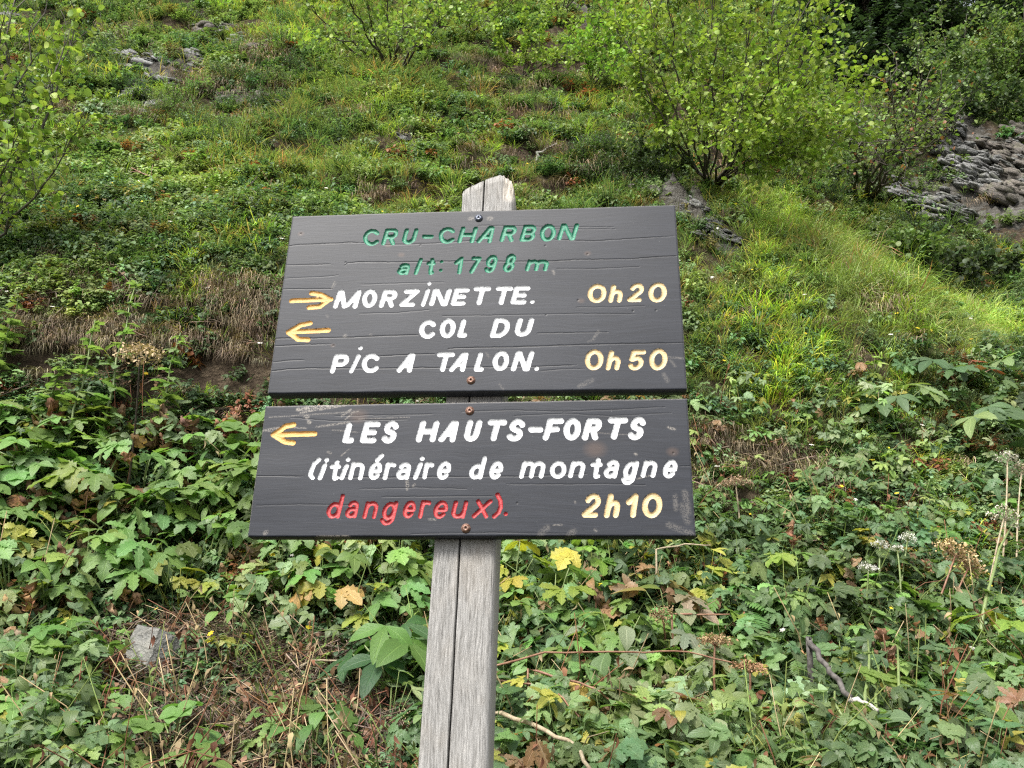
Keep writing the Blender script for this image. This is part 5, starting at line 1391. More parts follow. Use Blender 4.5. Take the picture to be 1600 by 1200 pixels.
shrub('green_alder', 'pale yellow-green alder sapling on the slope right of the top bush', at(812, 128), [OR(900, 40, 9.0), OR(930, 70, 9.0), OR(860, 20, 9.1), OR(820, 30, 9.2), OR(780, 50, 9.2), OR(890, 90, 8.9)],
      .045, (.23, .33, .07), 1300, r0=.012)
shrub('green_alder', 'light green alder sapling just left of the large alder', at(925, 140), [OR(960, 30, 8.6), OR(1000, 50, 8.6), OR(940, 10, 8.8), OR(975, 90, 8.4), OR(910, 60, 8.7)],
      .045, (.21, .32, .06), 1100, r0=.012)
shrub('green_alder', 'low pale alder at the very top between bush and sapling', at(730, 60), [OR(700, -20, 10), OR(740, -40, 10), OR(790, -30, 10), OR(820, -20, 10), OR(760, 20, 9.6)],
      .05, (.22, .31, .07), 1200, r0=.012)
shrub('green_alder', 'small alder shoots above the rock at the top edge', at(880, 20), [OR(850, -60, 11), OR(890, -70, 11), OR(930, -50, 11), OR(970, -40, 10.6)], .05, (.17, .26, .06), 900, r0=.012)
shrub('green_alder', 'thin green sapling standing left of the far-off rocks', at(1250, 300, far=4), [OR(1290, 150, 7.5), OR(1250, 170, 7.4), OR(1320, 180, 7.4), OR(1275, 220, 7.3)], .045, (.15, .23, .05), 700, r0=.012)
# background bushes and spruces over the gully, upper right
for lab, b, tg, c, nl in [
    ('grey-green willow bush in front of the dark spruces', (1500, 150), [(1440, 60), (1470, 30), (1510, 25), (1550, 40), (1490, 80), (1530, 90), (1440, 100)], (.15, .21, .085), 2400),
    ('soft green willow bush in the top right corner', (1580, 130), [(1560, 30), (1600, 10), (1640, 30), (1590, 60), (1620, 80), (1545, 70)], (.17, .24, .085), 2200),
    ('dark green bush overhanging the crag on the right', (1560, 190), [(1500, 130), (1540, 120), (1580, 130), (1620, 140), (1520, 165), (1600, 170)], (.085, .125, .055), 2200),
    ('dark bush at the foot of the tall spruces', (1420, 150), [(1370, 110), (1400, 90), (1440, 110), (1390, 140), (1450, 150)], (.05, .08, .03), 1800),
    ('dark bush on the left of the crag', (1460, 215), [(1420, 180), (1450, 170), (1480, 180), (1430, 200), (1490, 165)], (.05, .075, .03), 1500),
    ('dark low shrub beyond the grassy spur at the right', (1500, 430), [(1460, 400), (1500, 395), (1540, 405), (1580, 410), (1520, 420)], (.055, .075, .035), 1400),
    ('green bush in the gully behind the grassy spur', (1440, 425), [(1400, 380), (1430, 370), (1460, 385), (1420, 400)], (.14, .2, .07), 900)]:
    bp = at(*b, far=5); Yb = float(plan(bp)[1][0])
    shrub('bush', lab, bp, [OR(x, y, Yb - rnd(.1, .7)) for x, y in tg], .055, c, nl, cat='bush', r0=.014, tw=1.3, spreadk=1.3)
bp = at(1000, 290); Yb = float(plan(bp)[1][0])
shrub('juniper_bush', 'dark low juniper on the ledge above the sign', bp, [OR(x, y, Yb - rnd(0, .5)) for x, y in [(930, 240), (960, 230), (1000, 225), (1040, 235), (1070, 250), (990, 250), (1055, 270), (945, 262)]], .026, (.055, .085, .035), 3200, cat='bush', r0=.012, tw=1.2, spreadk=1.4)
bp = at(1300, 300, far=4); Yb = float(plan(bp)[1][0])
shrub('juniper_bush', 'dark low juniper under the small alder on the right', bp, [OR(x, y, Yb - rnd(0, .5)) for x, y in [(1240, 290), (1270, 262), (1310, 260), (1350, 275), (1380, 285), (1330, 300)]], .03, (.06, .09, .035), 2600, cat='bush', r0=.012, tw=1.2, spreadk=1.4)


def spruce(label, base, h, w, seed):
    root = obj('spruce_tree', None, label=label, cat='tree', group=None, loc=base)
    g = Geo(); tube(g, [(0, 0, -.3), (0.02, 0, h * .5), (0, 0.02, h)], .11, .02, (1, 1, 1), 8); obj('trunk', g.mesh('trunk', DARKSTEM), root)
    LP, LD, SZ = [], [], []; gb = Geo()
    z = .3
    while z < h * .98:
        r = w * (1 - z / h) ** .8 + .08; nb = 9
        for b in range(nb):
            az = rnd(0, 6.28); L = r * rnd(.7, 1.1); d = np.array([math.cos(az), math.sin(az), 0])
            pts = [np.array([0, 0, z]) + d * L * t + np.array([0, 0, -.35 * L * t + .25 * L * t * t]) for t in np.linspace(0, 1, 6)]
            tube(gb, pts, .012, .004, (1, 1, 1), 3)
            for t in np.linspace(.12, 1, max(5, int(L * 16))):
                p = np.array([0, 0, z]) + d * L * t + np.array([0, 0, -.35 * L * t + .25 * L * t * t])
                for s in (-1, 1, 0):
                    e = d * .6 + np.array([-d[1], d[0], 0]) * s * rnd(.5, 1) + np.array([0, 0, rnd(-.7, .05)])
                    LP.append(p); LD.append(e); SZ.append(rnd(.12, .24) * (1.1 - .5 * t))
        z += .16
    n = len(LP); tn = np.array([.035, .06, .03]) * RS.uniform(.6, 1.5, (n, 1))
    obj('branches', gb.mesh('branches', DARKSTEM), root)
    obj('foliage', bake_leaves('foliage', T_THIN, SMALL, LP, LD, np.array(SZ), tn), root)


for lab, (x, y), h, w, yy in [('dark spruce behind the large alder at the top right', (1365, 110), 4.6, 1.5, 13), ('tall dark spruce nearest the pale bushes', (1440, 70), 5.0, 1.6, 16), ('dark spruce partly hidden by the large alder', (1310, 90), 4.2, 1.4, 14), ('spruce in the top right corner with sky left of it', (1560, 40), 4.0, 1.6, 19), ('spruce cut by the right picture edge', (1640, 60), 4.5, 1.6, 17)]:
    d = ray(x, y); t = np.array([(yy / (d @ Fh))]); X = float((d @ Rh) * t[0]); spruce(lab, world(X, float(yy)), h, w, 1)


# ------------------------------------------------------------------ sticks, stems
def stick(name, label, cat, pts, r0, r1, mat, twigs=0):
    P = [np.asarray(p, float) for p in pts]
    if name in ('plant_stalk', 'bare_twig', 'dead_branch'):   # rooted: starts from the ground below
        X_, Y_ = plan(P[0]); z_ = float(H(X_, Y_)[0])
        if P[0][2] - z_ > .05: P = [np.array([P[0][0], P[0][1], z_ - .02]) + .03 * (P[0] - P[1])] + P
    b = P[0]; g = Geo()
    Q = []
    for i in range(len(P) - 1):
        for t in np.linspace(0, 1, 5)[:-1]: Q.append(P[i] * (1 - t) + P[i + 1] * t - b + (RS.normal(0, r0 * .35, 3) if Q else 0))
    Q.append(P[-1] - b); tube(g, Q, r0, r1, (1, 1, 1), 7)
    for k in range(twigs):
        i = random.randrange(2, len(Q) - 1); e = Q[i] + RS.normal(0, .07, 3) + np.array([0, 0, .05]); tube(g, [Q[i], (Q[i] + e) / 2 + RS.normal(0, .008, 3), e], r1, r1 * .5, (1, 1, 1), 4)
    return obj(name, g.mesh(name, mat), label=label, cat=cat, loc=b)


def up(u, v, dz=0, dY=0): p = at(u, v); return p + np.array([0, 0, dz]) - dY * np.array([Fh[0], Fh[1], 0])
def air(u, v, near, lift=0.0):
    """in the air over the place below (near: metres in front of the slope there)"""
    p = at(u, v); Y = float(plan(p)[1][0]) - near; return on_ray(u, v, Y)


stick('fallen_stick', 'bleached dead stick leaning on the turf below the upper left slabs', 'stick', [air(166, 164, .02), air(202, 140, .08)], .014, .01, PALEWOOD)
stick('dead_branch', 'dark grey forked branch among leaves at the lower right', 'branch', [air(1262, 994, .5), air(1290, 1040, .48), air(1330, 1090, .46)], .011, .009, GREYWOOD, 0)
stick('fallen_stick', 'pale curved stick end beside the dark branch at the lower right', 'stick', [air(1326, 1092, .46), air(1350, 1097, .46), air(1372, 1110, .44)], .010, .006, PALEWOOD)
stick('plant_stalk', 'long reddish stalk running sideways right of the post', 'stalk', [air(768, 1042, .5), air(850, 1020, .5), air(985, 1018, .48), air(1075, 1018, .45), air(1160, 1040, .42)], .0042, .0025, RSTEM)
stick('plant_stalk', 'forked pinkish stalk below the long reddish one', 'stalk', [air(766, 1058, .45), air(830, 1070, .45), air(872, 1085, .43), air(905, 1120, .4)], .0042, .0025, RSTEM, 1)
stick('plant_stalk', 'brown arching stalk above the wilted yellow leaf right of the post', 'stalk', [air(825, 1045, .46), air(880, 1060, .44), air(930, 1075, .42), air(960, 1100, .4)], .005, .003, RSTEM)
stick('plant_stalk', 'pale thick stalk slanting down from the post at the bottom', 'stalk', [air(766, 1112, .35), air(840, 1135, .35), air(900, 1165, .33), air(930, 1215, .3)], .008, .005, DSTEM)
stick('plant_stalk', 'thin tan stalk crossing just under the right half of the sign', 'stalk', [air(1025, 858, .4), air(1070, 850, .4), air(1110, 852, .4)], .005, .003, DSTEM)
stick('plant_stalk', 'straight reddish stalk pointing right among the mildewed leaves', 'stalk', [air(1050, 958, .4), air(1090, 961, .4), air(1140, 960, .38)], .005, .003, RSTEM)
stick('bare_twig', 'red-brown bare branch in the grass left of the sign', 'twig', [air(338, 325, .1), air(270, 290, .22), air(205, 262, .35)], .012, .004, RSTEM, 5)
stick('bare_twig', 'thin bare twig rising left above the red-brown branch', 'twig', [air(372, 312, .1), air(345, 280, .2), air(310, 240, .3)], .008, .003, RSTEM, 3)
stick('bare_twig', 'dark bare twig rising right beside the upper left sign corner', 'twig', [air(372, 312, .1), air(395, 285, .2), air(418, 255, .3)], .008, .003, DARKSTEM, 2)
stick('bare_twig', 'reddish forked twig standing in grass left of the sign', 'twig', [air(415, 315, .05), air(425, 280, .15), air(440, 250, .22)], .008, .003, RSTEM, 4)
stick('bare_twig', 'upright pale dead stem in front of the ledge', 'twig', [air(376, 250, .05), air(377, 215, .2), air(378, 185, .3)], .006, .002, DSTEM, 2)
stick('dead_branch', 'greyish dead branch lying on the slope above the post', 'branch', [air(840, 240, .05), air(870, 225, .1)], .018, .012, PALEWOOD)
for i, (a, b, c) in enumerate([((430, 1000), (425, 960), (436, 955)), ((120, 1010), (128, 970), (126, 950)), ((88, 1120), (98, 1080), (92, 1040))]):
    stick('broken_stalk', ['broken upright brown stalk left of the big-leaved plant', 'short upright dead stalk above the bottom left leaves', 'bent dead stalk standing at the lower left edge'][i], 'stalk', [up(*a), air(*b, .1), air(*c, .15)], .006, .005, DSTEM)
STK = []
for i in range(22):
    u, v = rnd(60, 640), rnd(1010, 1190); p = at(u, v); a = rnd(-.5, .5); L = rnd(.08, .3); d = np.array([Rh[0] * math.cos(a), Rh[1] * math.cos(a), math.sin(a) * .6]) * L
    o = stick('loose_stalk', 'dead brown stalk lying in the litter patch at the lower left', 'stalk', [p + np.array([0, 0, .02]), p + d * .5 + np.array([0, 0, rnd(.02, .05)]), p + d + np.array([0, 0, .02])], rnd(.003, .006), .003, random.choice([DSTEM, DSTEM, RSTEM])); o['group'] = 'dead stalks lying on the bare litter patch'; STK.append((o, 'S', u, v))


# ------------------------------------------------------------------ umbels
def umbel(label, P, topP, r, mat, tint, white=False, group=None, wilt=0):
    P = np.asarray(P, float); tp = np.asarray(topP, float) - P; r = r * (1.45 if white else 1.5)
    root = obj('umbel_plant', None, label=label, cat='flower' if white else 'dead flower', group=group, loc=P)
    g = Geo(); mid = tp * .55 + np.array([rnd(-.02, .02), rnd(-.02, .02), 0]); pts = [mid * 2 * t * (1 - t) + tp * t * t for t in np.linspace(0, 1, 9)]
    tube(g, pts, .0055, .0035, (1, 1, 1), 6); obj('stem', g.mesh('stem', mat), root)
    g = Geo(); n = 16 if not white else 12
    ax = tp / np.linalg.norm(tp)
    LP, LD = [], []
    for i in range(n):
        az = i * 2.4; k = math.sqrt((i + .5) / n) * r
        s = frame(ax)[:, 0]; t = frame(ax)[:, 2]
        e = tp + (s * math.cos(az) + t * math.sin(az)) * k + ax * (r * .55 - k * k / r * .3)
        tube(g, [tp, (tp + e) / 2 + ax * .006, e], .0014, .001, (1, 1, 1), 3)
        for j in range(24): LP.append(e + RS.normal(0, r * .13, 3)); LD.append(RS.normal(0, 1, 3))
    obj('rays', g.mesh('rays', mat), root)
    m = len(LP); obj('florets', bake_leaves('florets', tmpl_leaf([.5, 1, .4], W=.7), DRY, LP, LD, RS.uniform(.07, .13, m) * r * 1.5, np.asarray(tint) * RS.uniform(.6, 1.3, (m, 1))), root)
    for i in range(wilt):
        f = rnd(.2, .5); obj('leaf', random.choice(LM['wilt']), root, loc=pts[3 + i % 3], rot=(rnd(-1.6, -1.1), rnd(-.5, .5), rnd(0, 6)), scl=rnd(.10, .14), tint=np.array([.30, .17, .09]) * rnd(.8, 1.1))
    return root


BRN = (.30, .20, .12)
umbel('large dry tan umbel on a dark stem left of the sign', at(195, 800), air(218, 562, .8), .062, DARKSTEM, (.55, .40, .26), wilt=2)
umbel('dry brown umbel beside an orange leaf at the right', at(1440, 1010), air(1492, 870, .5), .055, RSTEM, (.46, .33, .19), wilt=1)
umbel('tan dead umbel hanging lower beside the orange-leaf umbel', at(1460, 1010), air(1512, 890, .45), .042, RSTEM, (.42, .30, .18))
umbel('brown dry umbel right of the post at the end of the reddish stalk', at(1120, 1130), air(1117, 1010, .42), .038, RSTEM, BRN)
umbel('brown fan-shaped dry umbel right of the reddish stalk', at(1165, 1150), air(1172, 1052, .42), .036, RSTEM, (.34, .22, .12))
umbel('small brown umbel over mildewed leaves right of the post', at(1040, 1050), air(1035, 965, .42), .03, RSTEM, BRN)
umbel('tan dry umbel just right of the lower sign board', at(1160, 860), air(1150, 760, .35), .045, DSTEM, (.36, .25, .17))
WH = (.62, .61, .56)
umbel('white flower umbel, uppermost of the loose right-hand cluster', at(1400, 980), air(1418, 845, .4), .026, GSTEM, WH, True)
umbel('white flower umbel at the left end of the right-hand cluster', at(1350, 990), air(1357, 892, .4), .028, GSTEM, WH, True)
umbel('white flower umbel in the middle of the right-hand cluster', at(1380, 980), air(1375, 855, .4), .026, GSTEM, WH, True)
umbel('small white umbel right of the middle of the cluster', at(1405, 985), air(1402, 860, .42), .02, GSTEM, WH, True)
umbel('whitish seed umbel high at the right picture edge', at(1560, 950), air(1574, 722, .55), .04, DSTEM, (.42, .40, .34), True)
umbel('whitish seed umbel below the high one at the right edge', at(1530, 1020), air(1568, 812, .6), .045, DSTEM, (.46, .42, .34), True)
umbel('tan seed umbel cut by the right picture edge', at(1590, 960), air(1596, 740, .5), .04, DSTEM, (.36, .30, .22), True)

# tiny white and yellow flowers here and there
fl = Geo()
for a in np.linspace(0, 2 * math.pi, 7)[:-1]: blade(fl, (0, 0, 0), (math.cos(a), math.sin(a), .4), .011, .007, .6, (1, 1, 1), n=2, widths=[.3, 1, .5])
FL = fl.mesh('petals', DRY)
X, Y, P, u, v = cand(900, 3.2, 9)
k = (RS.uniform(0, 1, len(u)) < .5); P = P[k]; n = len(P)
tt = np.where(RS.uniform(0, 1, (n, 1)) < .6, np.array([[.62, .6, .55]]), np.array([[.62, .48, .04]]))
scatter('small_flowers', 'tiny white and yellow flowers dotted through the slope vegetation', 'flowers', P + np.array([0, 0, .13]), RS.uniform(.7, 1.6, n), tt, [FL], lean=.6)


# ------------------------------------------------------------------ single foreground plants
LG, MG, DGN, YL, GRY = (.155, .235, .06), (.085, .15, .045), (.05, .095, .04), (.36, .34, .05), (.20, .25, .15)
BRW = (.30, .165, .085)
def hp(name, kinds, u, v, n, h, spread, size, tint, label, s=1.0, yaw=None, lift=0.0, **kw):
    o = leafy(name, kinds, n, h, spread, size, tint, label=label, **kw); place(o, at(u, v, lift), s, yaw); return o


hp('broad_leaved_plant', ['trifol'], 612, 1095, 11, .30, .14, .20, (.035, .09, .032), 'dark glossy big-leaved plant close to the left side of the post', tint2=(.09, .18, .04), p2=.25, stem_mat=GSTEM, stemr=.006, droop=.6)
hp('yellowing_plant', ['lobed'], 520, 990, 4, .30, .09, .13, YL, 'plant with bright yellow and brown withering leaves left of the post', tint2=(.40, .26, .10), p2=.35, stem_mat=RSTEM)
hp('yellowing_plant', ['lobed'], 575, 1010, 4, .24, .08, .11, (.24, .31, .05), 'lime-yellow leaved plant behind the dark glossy one')
hp('lobed_leaved_plant', ['lobed'], 635, 960, 6, .28, .12, .11, LG, 'light green lobed plant against the left side of the post')
hp('lobed_leaved_plant', ['lobed'], 800, 960, 6, .30, .12, .12, (.24, .30, .05), 'yellow-green lobed plant against the right side of the post', tint2=YL, p2=.4)
hp('yellowing_plant', ['lobed'], 800, 1080, 4, .22, .09, .10, (.33, .37, .05), 'small plant with yellow leaf at the post beside the reddish stalk', tint2=(.38, .24, .06), p2=.3)
hp('lobed_leaved_plant', ['lobed'], 860, 1000, 7, .32, .14, .13, (.12, .20, .06), 'green and lime lobed plant under the right half of the sign', tint2=(.22, .30, .05), p2=.4)
hp('lobed_leaved_plant', ['lobed'], 905, 930, 7, .28, .13, .13, (.17, .26, .05), 'bright green lobed plant just below the lower board on the right', tint2=YL, p2=.25)
hp('withered_plant', ['wilt'], 895, 1150, 6, .22, .05, .15, (.40, .28, .09), 'withered ochre plant hanging below the stalks right of the post', stem_mat=RSTEM, droop=1.2)
hp('withered_plant', ['wilt'], 925, 1140, 5, .20, .05, .13, (.24, .12, .06), 'dark brown withered plant beside the ochre one', stem_mat=RSTEM, droop=1.2)
hp('withered_plant', ['wilt'], 1000, 1110, 4, .18, .05, .10, (.28, .15, .08), 'small rust-brown withered plant right of the ochre one', stem_mat=RSTEM, droop=1.2)
hp('withered_plant', ['wilt'], 1035, 1120, 4, .18, .06, .12, (.30, .24, .17), 'grey-brown shrivelled plant under the mildewed leaves', stem_mat=DSTEM, droop=1.2)
hp('mildewed_plant', ['lobed', 'ovate'], 960, 1080, 9, .30, .17, .12, GRY, 'mildewed grey-green plant in the middle right of the post', tint2=(.12, .18, .08), p2=.35)
hp('mildewed_plant', ['lobed', 'ovate'], 1040, 1010, 9, .32, .17, .13, (.23, .26, .17), 'pale mildewed plant with drooping leaves below the sign corner', tint2=(.28, .22, .16), p2=.2)
hp('mildewed_plant', ['ovate', 'lobed'], 1075, 1090, 8, .26, .15, .12, (.18, .22, .13), 'dusty grey leaved plant left of the brown fan umbel', tint2=(.10, .15, .06), p2=.3)
hp('round_leaved_plant', ['round'], 960, 1190, 6, .16, .11, .08, (.11, .19, .06), 'round-leaved green plant at the bottom right of the post')
hp('round_leaved_plant', ['round', 'ovate'], 1030, 1200, 6, .17, .11, .09, (.12, .20, .07), 'fresh green plant at the bottom edge right of centre')
hp('fern', ['pinnate'], 825, 1170, 7, .14, .12, .17, (.10, .18, .07), 'small green fern at the bottom right beside the post', cat='fern')
hp('fern', ['pinnate'], 850, 1215, 7, .12, .12, .16, (.08, .15, .07), 'blue-green fern cut by the bottom edge beside the post', cat='fern')
hp('fern', ['pinnate'], 1150, 980, 7, .2, .14, .18, (.10, .19, .05), 'fern-like plant between the two brown umbels', cat='fern')
hp('lobed_leaved_plant', ['lobed'], 1335, 1150, 6, .24, .14, .13, (.16, .24, .05), 'plant with one round mildewed leaf and yellow edges at the lower right', tint2=YL, p2=.3)
hp('oval_leaved_plant', ['ovate'], 1540, 1190, 9, .22, .16, .11, (.12, .21, .05), 'oval-leaved bright plant in the lower right corner', tint2=(.2, .28, .05))
hp('oval_leaved_plant', ['ovate'], 1450, 1215, 6, .18, .12, .12, (.17, .24, .12), 'pale green plant at the bottom edge on the right')
hp('lobed_leaved_plant', ['lobed'], 1570, 1060, 9, .30, .18, .14, (.19, .27, .05), 'yellow-green broad plant at the right picture edge', tint2=(.30, .32, .06), p2=.3)
hp('lobed_leaved_plant', ['lobed'], 60, 1160, 12, .16, .2, .12, (.17, .28, .08), 'fresh light green lobed plant in the lower left corner')
hp('lobed_leaved_plant', ['lobed'], 150, 1200, 10, .14, .17, .11, (.18, .29, .08), 'light green lobed plant at the bottom edge right of the corner')
hp('lobed_leaved_plant', ['lobed'], 10, 1200, 8, .16, .17, .12, (.16, .26, .08), 'light green leaves cut by the lower left corner')
hp('lobed_leaved_plant', ['lobed'], 150, 1090, 5, .18, .1, .09, (.14, .23, .09), 'pale lobed seedling left of the stone block')
hp('lobed_leaved_plant', ['lobed'], 205, 1130, 5, .12, .09, .08, (.15, .25, .07), 'small lobed plant under the stone block')
hp('lobed_leaved_plant', ['lobed'], 440, 1185, 6, .12, .10, .07, (.17, .28, .08), 'little bright plant at the bottom edge left of the post')
hp('lobed_leaved_plant', ['lobed'], 310, 1065, 4, .12, .06, .06, (.17, .27, .07), 'single bright green sprout right of the stone block')
hp('withered_plant', ['wilt'], 190, 985, 5, .26, .08, .14, (.32, .19, .12), 'curled brown withered leaves hanging above the stone block', droop=1.2, stem_mat=RSTEM)
hp('withered_plant', ['wilt'], 110, 990, 4, .24, .07, .13, (.26, .14, .08), 'rusty withered leaves left of the stone block', droop=1.2, stem_mat=RSTEM)
hp('withered_plant', ['wilt'], 30, 1050, 6, .18, .08, .14, (.28, .19, .14), 'grey-brown withered plant at the left edge low down', droop=1.2, stem_mat=RSTEM)
hp('withered_plant', ['wilt'], 125, 860, 4, .34, .08, .15, (.36, .22, .11), 'orange-brown withered leaves among green ones at mid left', droop=1.0, stem_mat=RSTEM)
hp('withered_plant', ['wilt'], 1400, 1110, 6, .30, .05, .12, (.26, .15, .10), 'brown leaves hanging from tall stems at the lower right', droop=1.2, stem_mat=RSTEM)
hp('withered_plant', ['wilt'], 1240, 880, 4, .22, .05, .10, (.26, .14, .08), 'rust-brown hanging leaf below the bank right of the sign', droop=1.2, stem_mat=RSTEM)
hp('withered_fern', ['pinnate'], 1500, 610, 12, .20, .22, .12, (.26, .085, .04), 'red-brown dead fern among the big leaves at the right', cat='fern', stem_mat=RSTEM)
hp('withered_fern', ['pinnate'], 20, 830, 7, .2, .12, .12, (.24, .12, .06), 'rusty dead fern at the left picture edge', cat='fern', stem_mat=RSTEM)
hp('broad_leaved_plant', ['lobed'], 290, 860, 8, .42, .16, .17, (.12, .21, .08), 'broad pale lobed leaves standing left of the lower board', stemr=.006, s=.8)
hp('broad_leaved_plant', ['lobed'], 130, 930, 7, .36, .16, .19, (.16, .25, .07), 'large light green lobed plant at mid left above the withered leaves', tint2=YL, p2=.15, stemr=.006, s=.85)
hp('broad_leaved_plant', ['lobed', 'ovate'], 60, 840, 7, .40, .16, .17, (.14, .23, .06), 'large lobed plant at the left edge below the tall stems', stemr=.006, s=.8)
hp('broad_leaved_plant', ['lobed'], 220, 880, 7, .40, .15, .16, (.10, .18, .07), 'darker broad-leaved plant behind the dry umbel stem', stemr=.006, tint2=BRW, p2=.12, s=.8)
hp('grass_tuft', ['lance'], 650, 800, 5, .2, .1, .1, MG, 'small leafy plant showing between the boards', stemr=.003)
for (u, v, lab) in [(1540, 700, 'big pale star-leaved plant at the right edge under the red fern'), (1470, 620, 'dark star-leaved plant left of the red fern'), (1570, 620, 'bluish star-leaved plant right of the red fern'), (1590, 760, 'broad-leaved plant at the right edge over the seed umbels'), (1400, 660, 'dark broad-leaved plant below the grassy spur')]:
    hp('broad_leaved_plant', ['trifol', 'lobed'], u, v, 11, .26, .22, .20, (.075, .13, .06), lab, tint2=(.17, .25, .10), p2=.25)

# tall leafy stems at the left
for (u, v, u2, v2, lab) in [(150, 760, 214, 440, 'tall pale leafy stem reaching highest at mid left'), (95, 760, 150, 500, 'tall leafy stem left of the highest one'), (240, 720, 285, 520, 'tall leafy stem just right of the dry umbel'), (-10, 620, 32, 460, 'leafy stem leaning right at the left edge'), (60, 700, 100, 560, 'shorter leafy stem at the left edge')]:
    p = at(u, v); q = air(u2, v2, .35); d = q - p
    o = leafy('leafy_stem', ['lobed'], 16, float(d[2]), .1, .15, (.18, .27, .10), label=lab, cat='plant', stemr=.005, tall=(float(d[0]), float(d[1])), stem_mat=GSTEM); o.location = [float(x) for x in p]
for (u, v, u2, v2, lab) in [(1358, 1215, 1362, 1000, 'thick upright green stem, left one of the lower right pair'), (1412, 1215, 1405, 1010, 'thick upright green stem, right one of the lower right pair'), (1372, 1215, 1372, 1040, 'thinner green stem between the thick upright pair'), (1330, 1215, 1300, 1080, 'leaning green stem under the dark dead branch'), (1535, 1060, 1598, 800, 'long thin stem slanting up to the right picture edge')]:
    p = at(u, v); q = air(u2, v2, .45); d = q - p
    o = leafy('tall_stemmed_plant', ['lobed'], 4, float(d[2]), .1, .07, (.13, .2, .07), label=lab, cat='stem', stemr=.0065, tall=(float(d[0]), float(d[1])), stem_mat=GSTEM); o.location = [float(x) for x in p]
o = obj('grass_clump', grass_proto(110, .34, .004, .09, 1.8, .15), label='long green grass clump at the bottom edge right of centre', cat='grass', loc=at(1150, 1190), tint=(.16, .24, .06))
o = obj('grass_clump', grass_proto(60, .26, .0035, .05, 2.2, .3), label='pale drooping grass above the stone block', cat='grass', loc=at(215, 960, .12), tint=(.22, .28, .11))
o = obj('grass_clump', grass_proto(80, .26, .0035, .12, 1.8, .2), label='short grass clump left of the stone block', cat='grass', loc=at(160, 1100), tint=(.12, .19, .05))

# the rest of the near plants: prototypes copied over the bank
PROTO = []
def proto(name, kinds, n, h, sp, sz, tint, lab, grp, **kw):
    k = [leafy(name, kinds, n, h, sp, sz, tint, label=lab, group=grp, **kw) for _ in range(3)]; PROTO.append(k); return k
A_ = proto('lobed_leaved_plant', ['lobed', 'lobed', 'lobed', 'small3'], 9, .24, .14, .12, (.15, .25, .07), 'green lobed-leaved plant in the dense growth below the earth bank', 'lobed green plants filling the lower bank', tint2=(.17, .25, .06), p2=.25)
B_ = proto('dark_leaved_plant', ['lobed', 'trifol', 'pinnate', 'small3'], 12, .20, .15, .11, (.10, .19, .055), 'dark green divided-leaf plant in the dense growth on the right', 'dark divided-leaf plants on the right', tint2=(.10, .165, .07), p2=.3)
C_ = proto('oval_leaved_plant', ['ovate', 'lance', 'round'], 10, .18, .13, .09, (.13, .215, .065), 'oval-leaved green plant low down near the path', 'oval-leaved plants near the path', tint2=(.17, .25, .06), p2=.2)
D_ = proto('withered_plant', ['wilt'], 5, .20, .07, .11, (.28, .165, .095), 'brown withered plant hanging among green leaves', 'brown withered plants among green leaves', stem_mat=RSTEM, droop=1.2)
E_ = proto('small_seedling', ['small3', 'lobed'], 5, .07, .06, .05, (.16, .26, .075), 'small bright seedling on the bare litter patch', 'seedlings on the bare litter patch')
F_ = proto('yellowing_plant', ['lobed'], 5, .2, .10, .10, (.30, .30, .055), 'plant with yellowing leaves among the green ones', 'yellowing plants among the green ones', tint2=(.14, .2, .05), p2=.4)
LMK = [('the dark glossy plant', 600, 1000), ('the middle of the litter patch', 410, 1080), ('the bottom edge left of the post', 560, 1180), ('the stone block', 232, 1020), ('the left side of the post', 650, 1000), ('the right side of the post', 790, 1000), ('the dry tan umbel', 220, 600), ('the lower board', 560, 880), ('the lower board', 930, 880), ('the brown fan umbel', 1170, 1055),
       ('the dark dead branch', 1295, 1040), ('the white umbels', 1390, 870), ('the orange-leaf umbel', 1490, 890), ('the red fern', 1500, 590), ('the lower left corner', 40, 1170), ('the lower right corner', 1570, 1180), ('the left picture edge', 20, 850),
       ('the right picture edge', 1580, 780), ('the reddish stalk', 960, 1020), ('the grass clump', 1150, 1120), ('the lower board\'s right end', 1100, 760), ('the earth bank right of the sign', 1230, 740), ('the thick upright stems', 1385, 1120), ('the left withered leaves', 120, 950), ('the tall leafy stems', 160, 680)]
ORD = ['nearest', 'second nearest', 'third nearest', 'fourth nearest', 'fifth nearest', 'sixth nearest', 'seventh nearest', 'eighth nearest', 'ninth nearest', 'tenth nearest', 'eleventh nearest', 'twelfth nearest', 'thirteenth nearest', 'fourteenth nearest', 'fifteenth nearest', 'sixteenth nearest', 'seventeenth nearest', 'eighteenth nearest', 'nineteenth nearest', 'twentieth nearest']
REC = []
SHORT = {'A': 'lobed green plant', 'B': 'dark divided-leaf plant', 'C': 'oval-leaved green plant', 'D': 'brown withered plant', 'E': 'small bright seedling', 'S': 'dead brown stalk', 'F': 'yellowing lobed plant'}
used = set()
def drop(code, u, v, s):
    kinds = {'A': A_, 'B': B_, 'C': C_, 'D': D_, 'E': E_, 'F': F_}[code]
    k = random.choice(kinds); key = k.name
    if key in used: o = copy_tree(k)
    else: o = k; used.add(key)
    p = at(u, v); place(o, p, s * rnd(.75, 1.2), tilt=.25)
    k_ = RS.uniform(.72, 1.25) * RS.uniform(.9, 1.1, 3)
    for ch in o.children:
        if ch.name.startswith('leaf'): ch['tint'] = [float(a * b) for a, b in zip(ch['tint'], k_)]
    q = project(np.array(p) + np.array([0, 0, .12 * s]))
    REC.append((o, code, float(q[0][0]), float(q[1][0]))); return o
pts = []
tries = 0
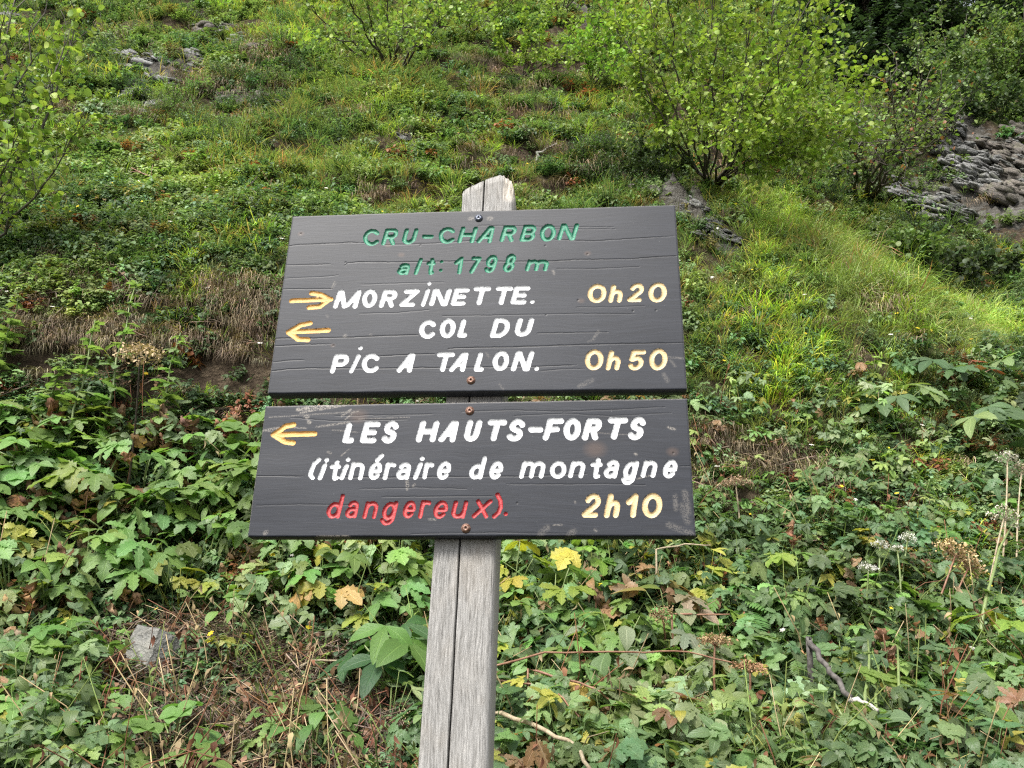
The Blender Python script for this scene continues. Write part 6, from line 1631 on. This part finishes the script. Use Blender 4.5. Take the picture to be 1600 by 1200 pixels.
while len(pts) < 470 and tries < 12000:
    tries += 1
    u = rnd(-60, 1660); v = rnd(700, 1330) if u < 430 else rnd(640, 1340)
    if 440 < u < 640 and v < 860: continue
    if abs(u - 235) < 60 and 1030 < v < 1150: continue
    if abs(u - 605) < 60 and 1050 < v < 1180: continue
    if 640 < u < 1070 and v < 840: continue
    l = float(np.clip(blobs(np.array([u]), np.array([v]), LITTERZ), 0, 1)[0]); bk = float(np.clip(blobs(np.array([u]), np.array([v]), BANKZ), 0, 1)[0])
    if 170 < u < 640 and v > 1010: l = max(l, .6)
    if u > 1060 and v < 800 and (u - 1060) * .45 + 600 > v + 40: continue
    if random.random() < bk * .9: continue
    if l > .4 and random.random() < .2: continue
    rr = 26 + 26 * (v - 600) / 600
    if 1060 < u < 1420 and v < 800:
        if random.random() < .6: continue
    if any((u - a) ** 2 + (v - b) ** 2 < rr * rr for a, b, _ in pts): continue
    pts.append((u, v, l))
for (u, v, l) in pts:
    if l > .4:
        drop('E' if random.random() < .85 else 'C', u, v, rnd(.8, 1.5) * (.6 if v > 1200 else 1) if u < 600 else .6)
        continue
    r = random.random(); near = (v > 900)
    if u < 700: ks = 'A' if r < .40 else ('C' if r < .58 else ('D' if r < .82 else ('F' if r < .92 else 'B')))
    else: ks = 'B' if r < .38 else ('A' if r < .62 else ('C' if r < .74 else ('D' if r < .91 else 'F')))
    sc = (1.12 if u < 620 else .92) if near else (.74 if u > 1060 else 1.25)
    if u > 1060 and v < 800: sc = .5
    if v > 1130: sc *= .72
    drop(ks, u, v, sc)
byk = {}
REC += STK
for r in REC:
    o, code, u, v = r; m = min(LMK, key=lambda a: (a[1] - u) ** 2 + (a[2] - v) ** 2); dx, dy = u - m[1], v - m[2]
    rel = ('right of' if dx > 0 else 'left of') if abs(dx) > abs(dy) else ('below' if dy > 0 else 'above')
    if 'corner' in m[0] or 'edge' in m[0] or 'side of the post' in m[0]: rel = 'by'
    byk.setdefault((code, rel, m[0]), []).append((math.hypot(dx, dy), o))
for (code, rel, lm), L in byk.items():
    L.sort(key=lambda a: a[0])
    for i, (_, o) in enumerate(L):
        o['label'] = (SHORT[code] + ' ' + rel + ' ' + lm) if len(L) == 1 else ((ORD[i] if i < len(ORD) else 'one more') + ' ' + SHORT[code] + ' ' + ({'right of': 'on the right of', 'left of': 'on the left of', 'by': 'to'}.get(rel, rel)) + ' ' + lm)
for ks in PROTO:
    for k in ks:
        if k.name not in used:
            for ch in list(k.children): D.objects.remove(ch)
            D.objects.remove(k)
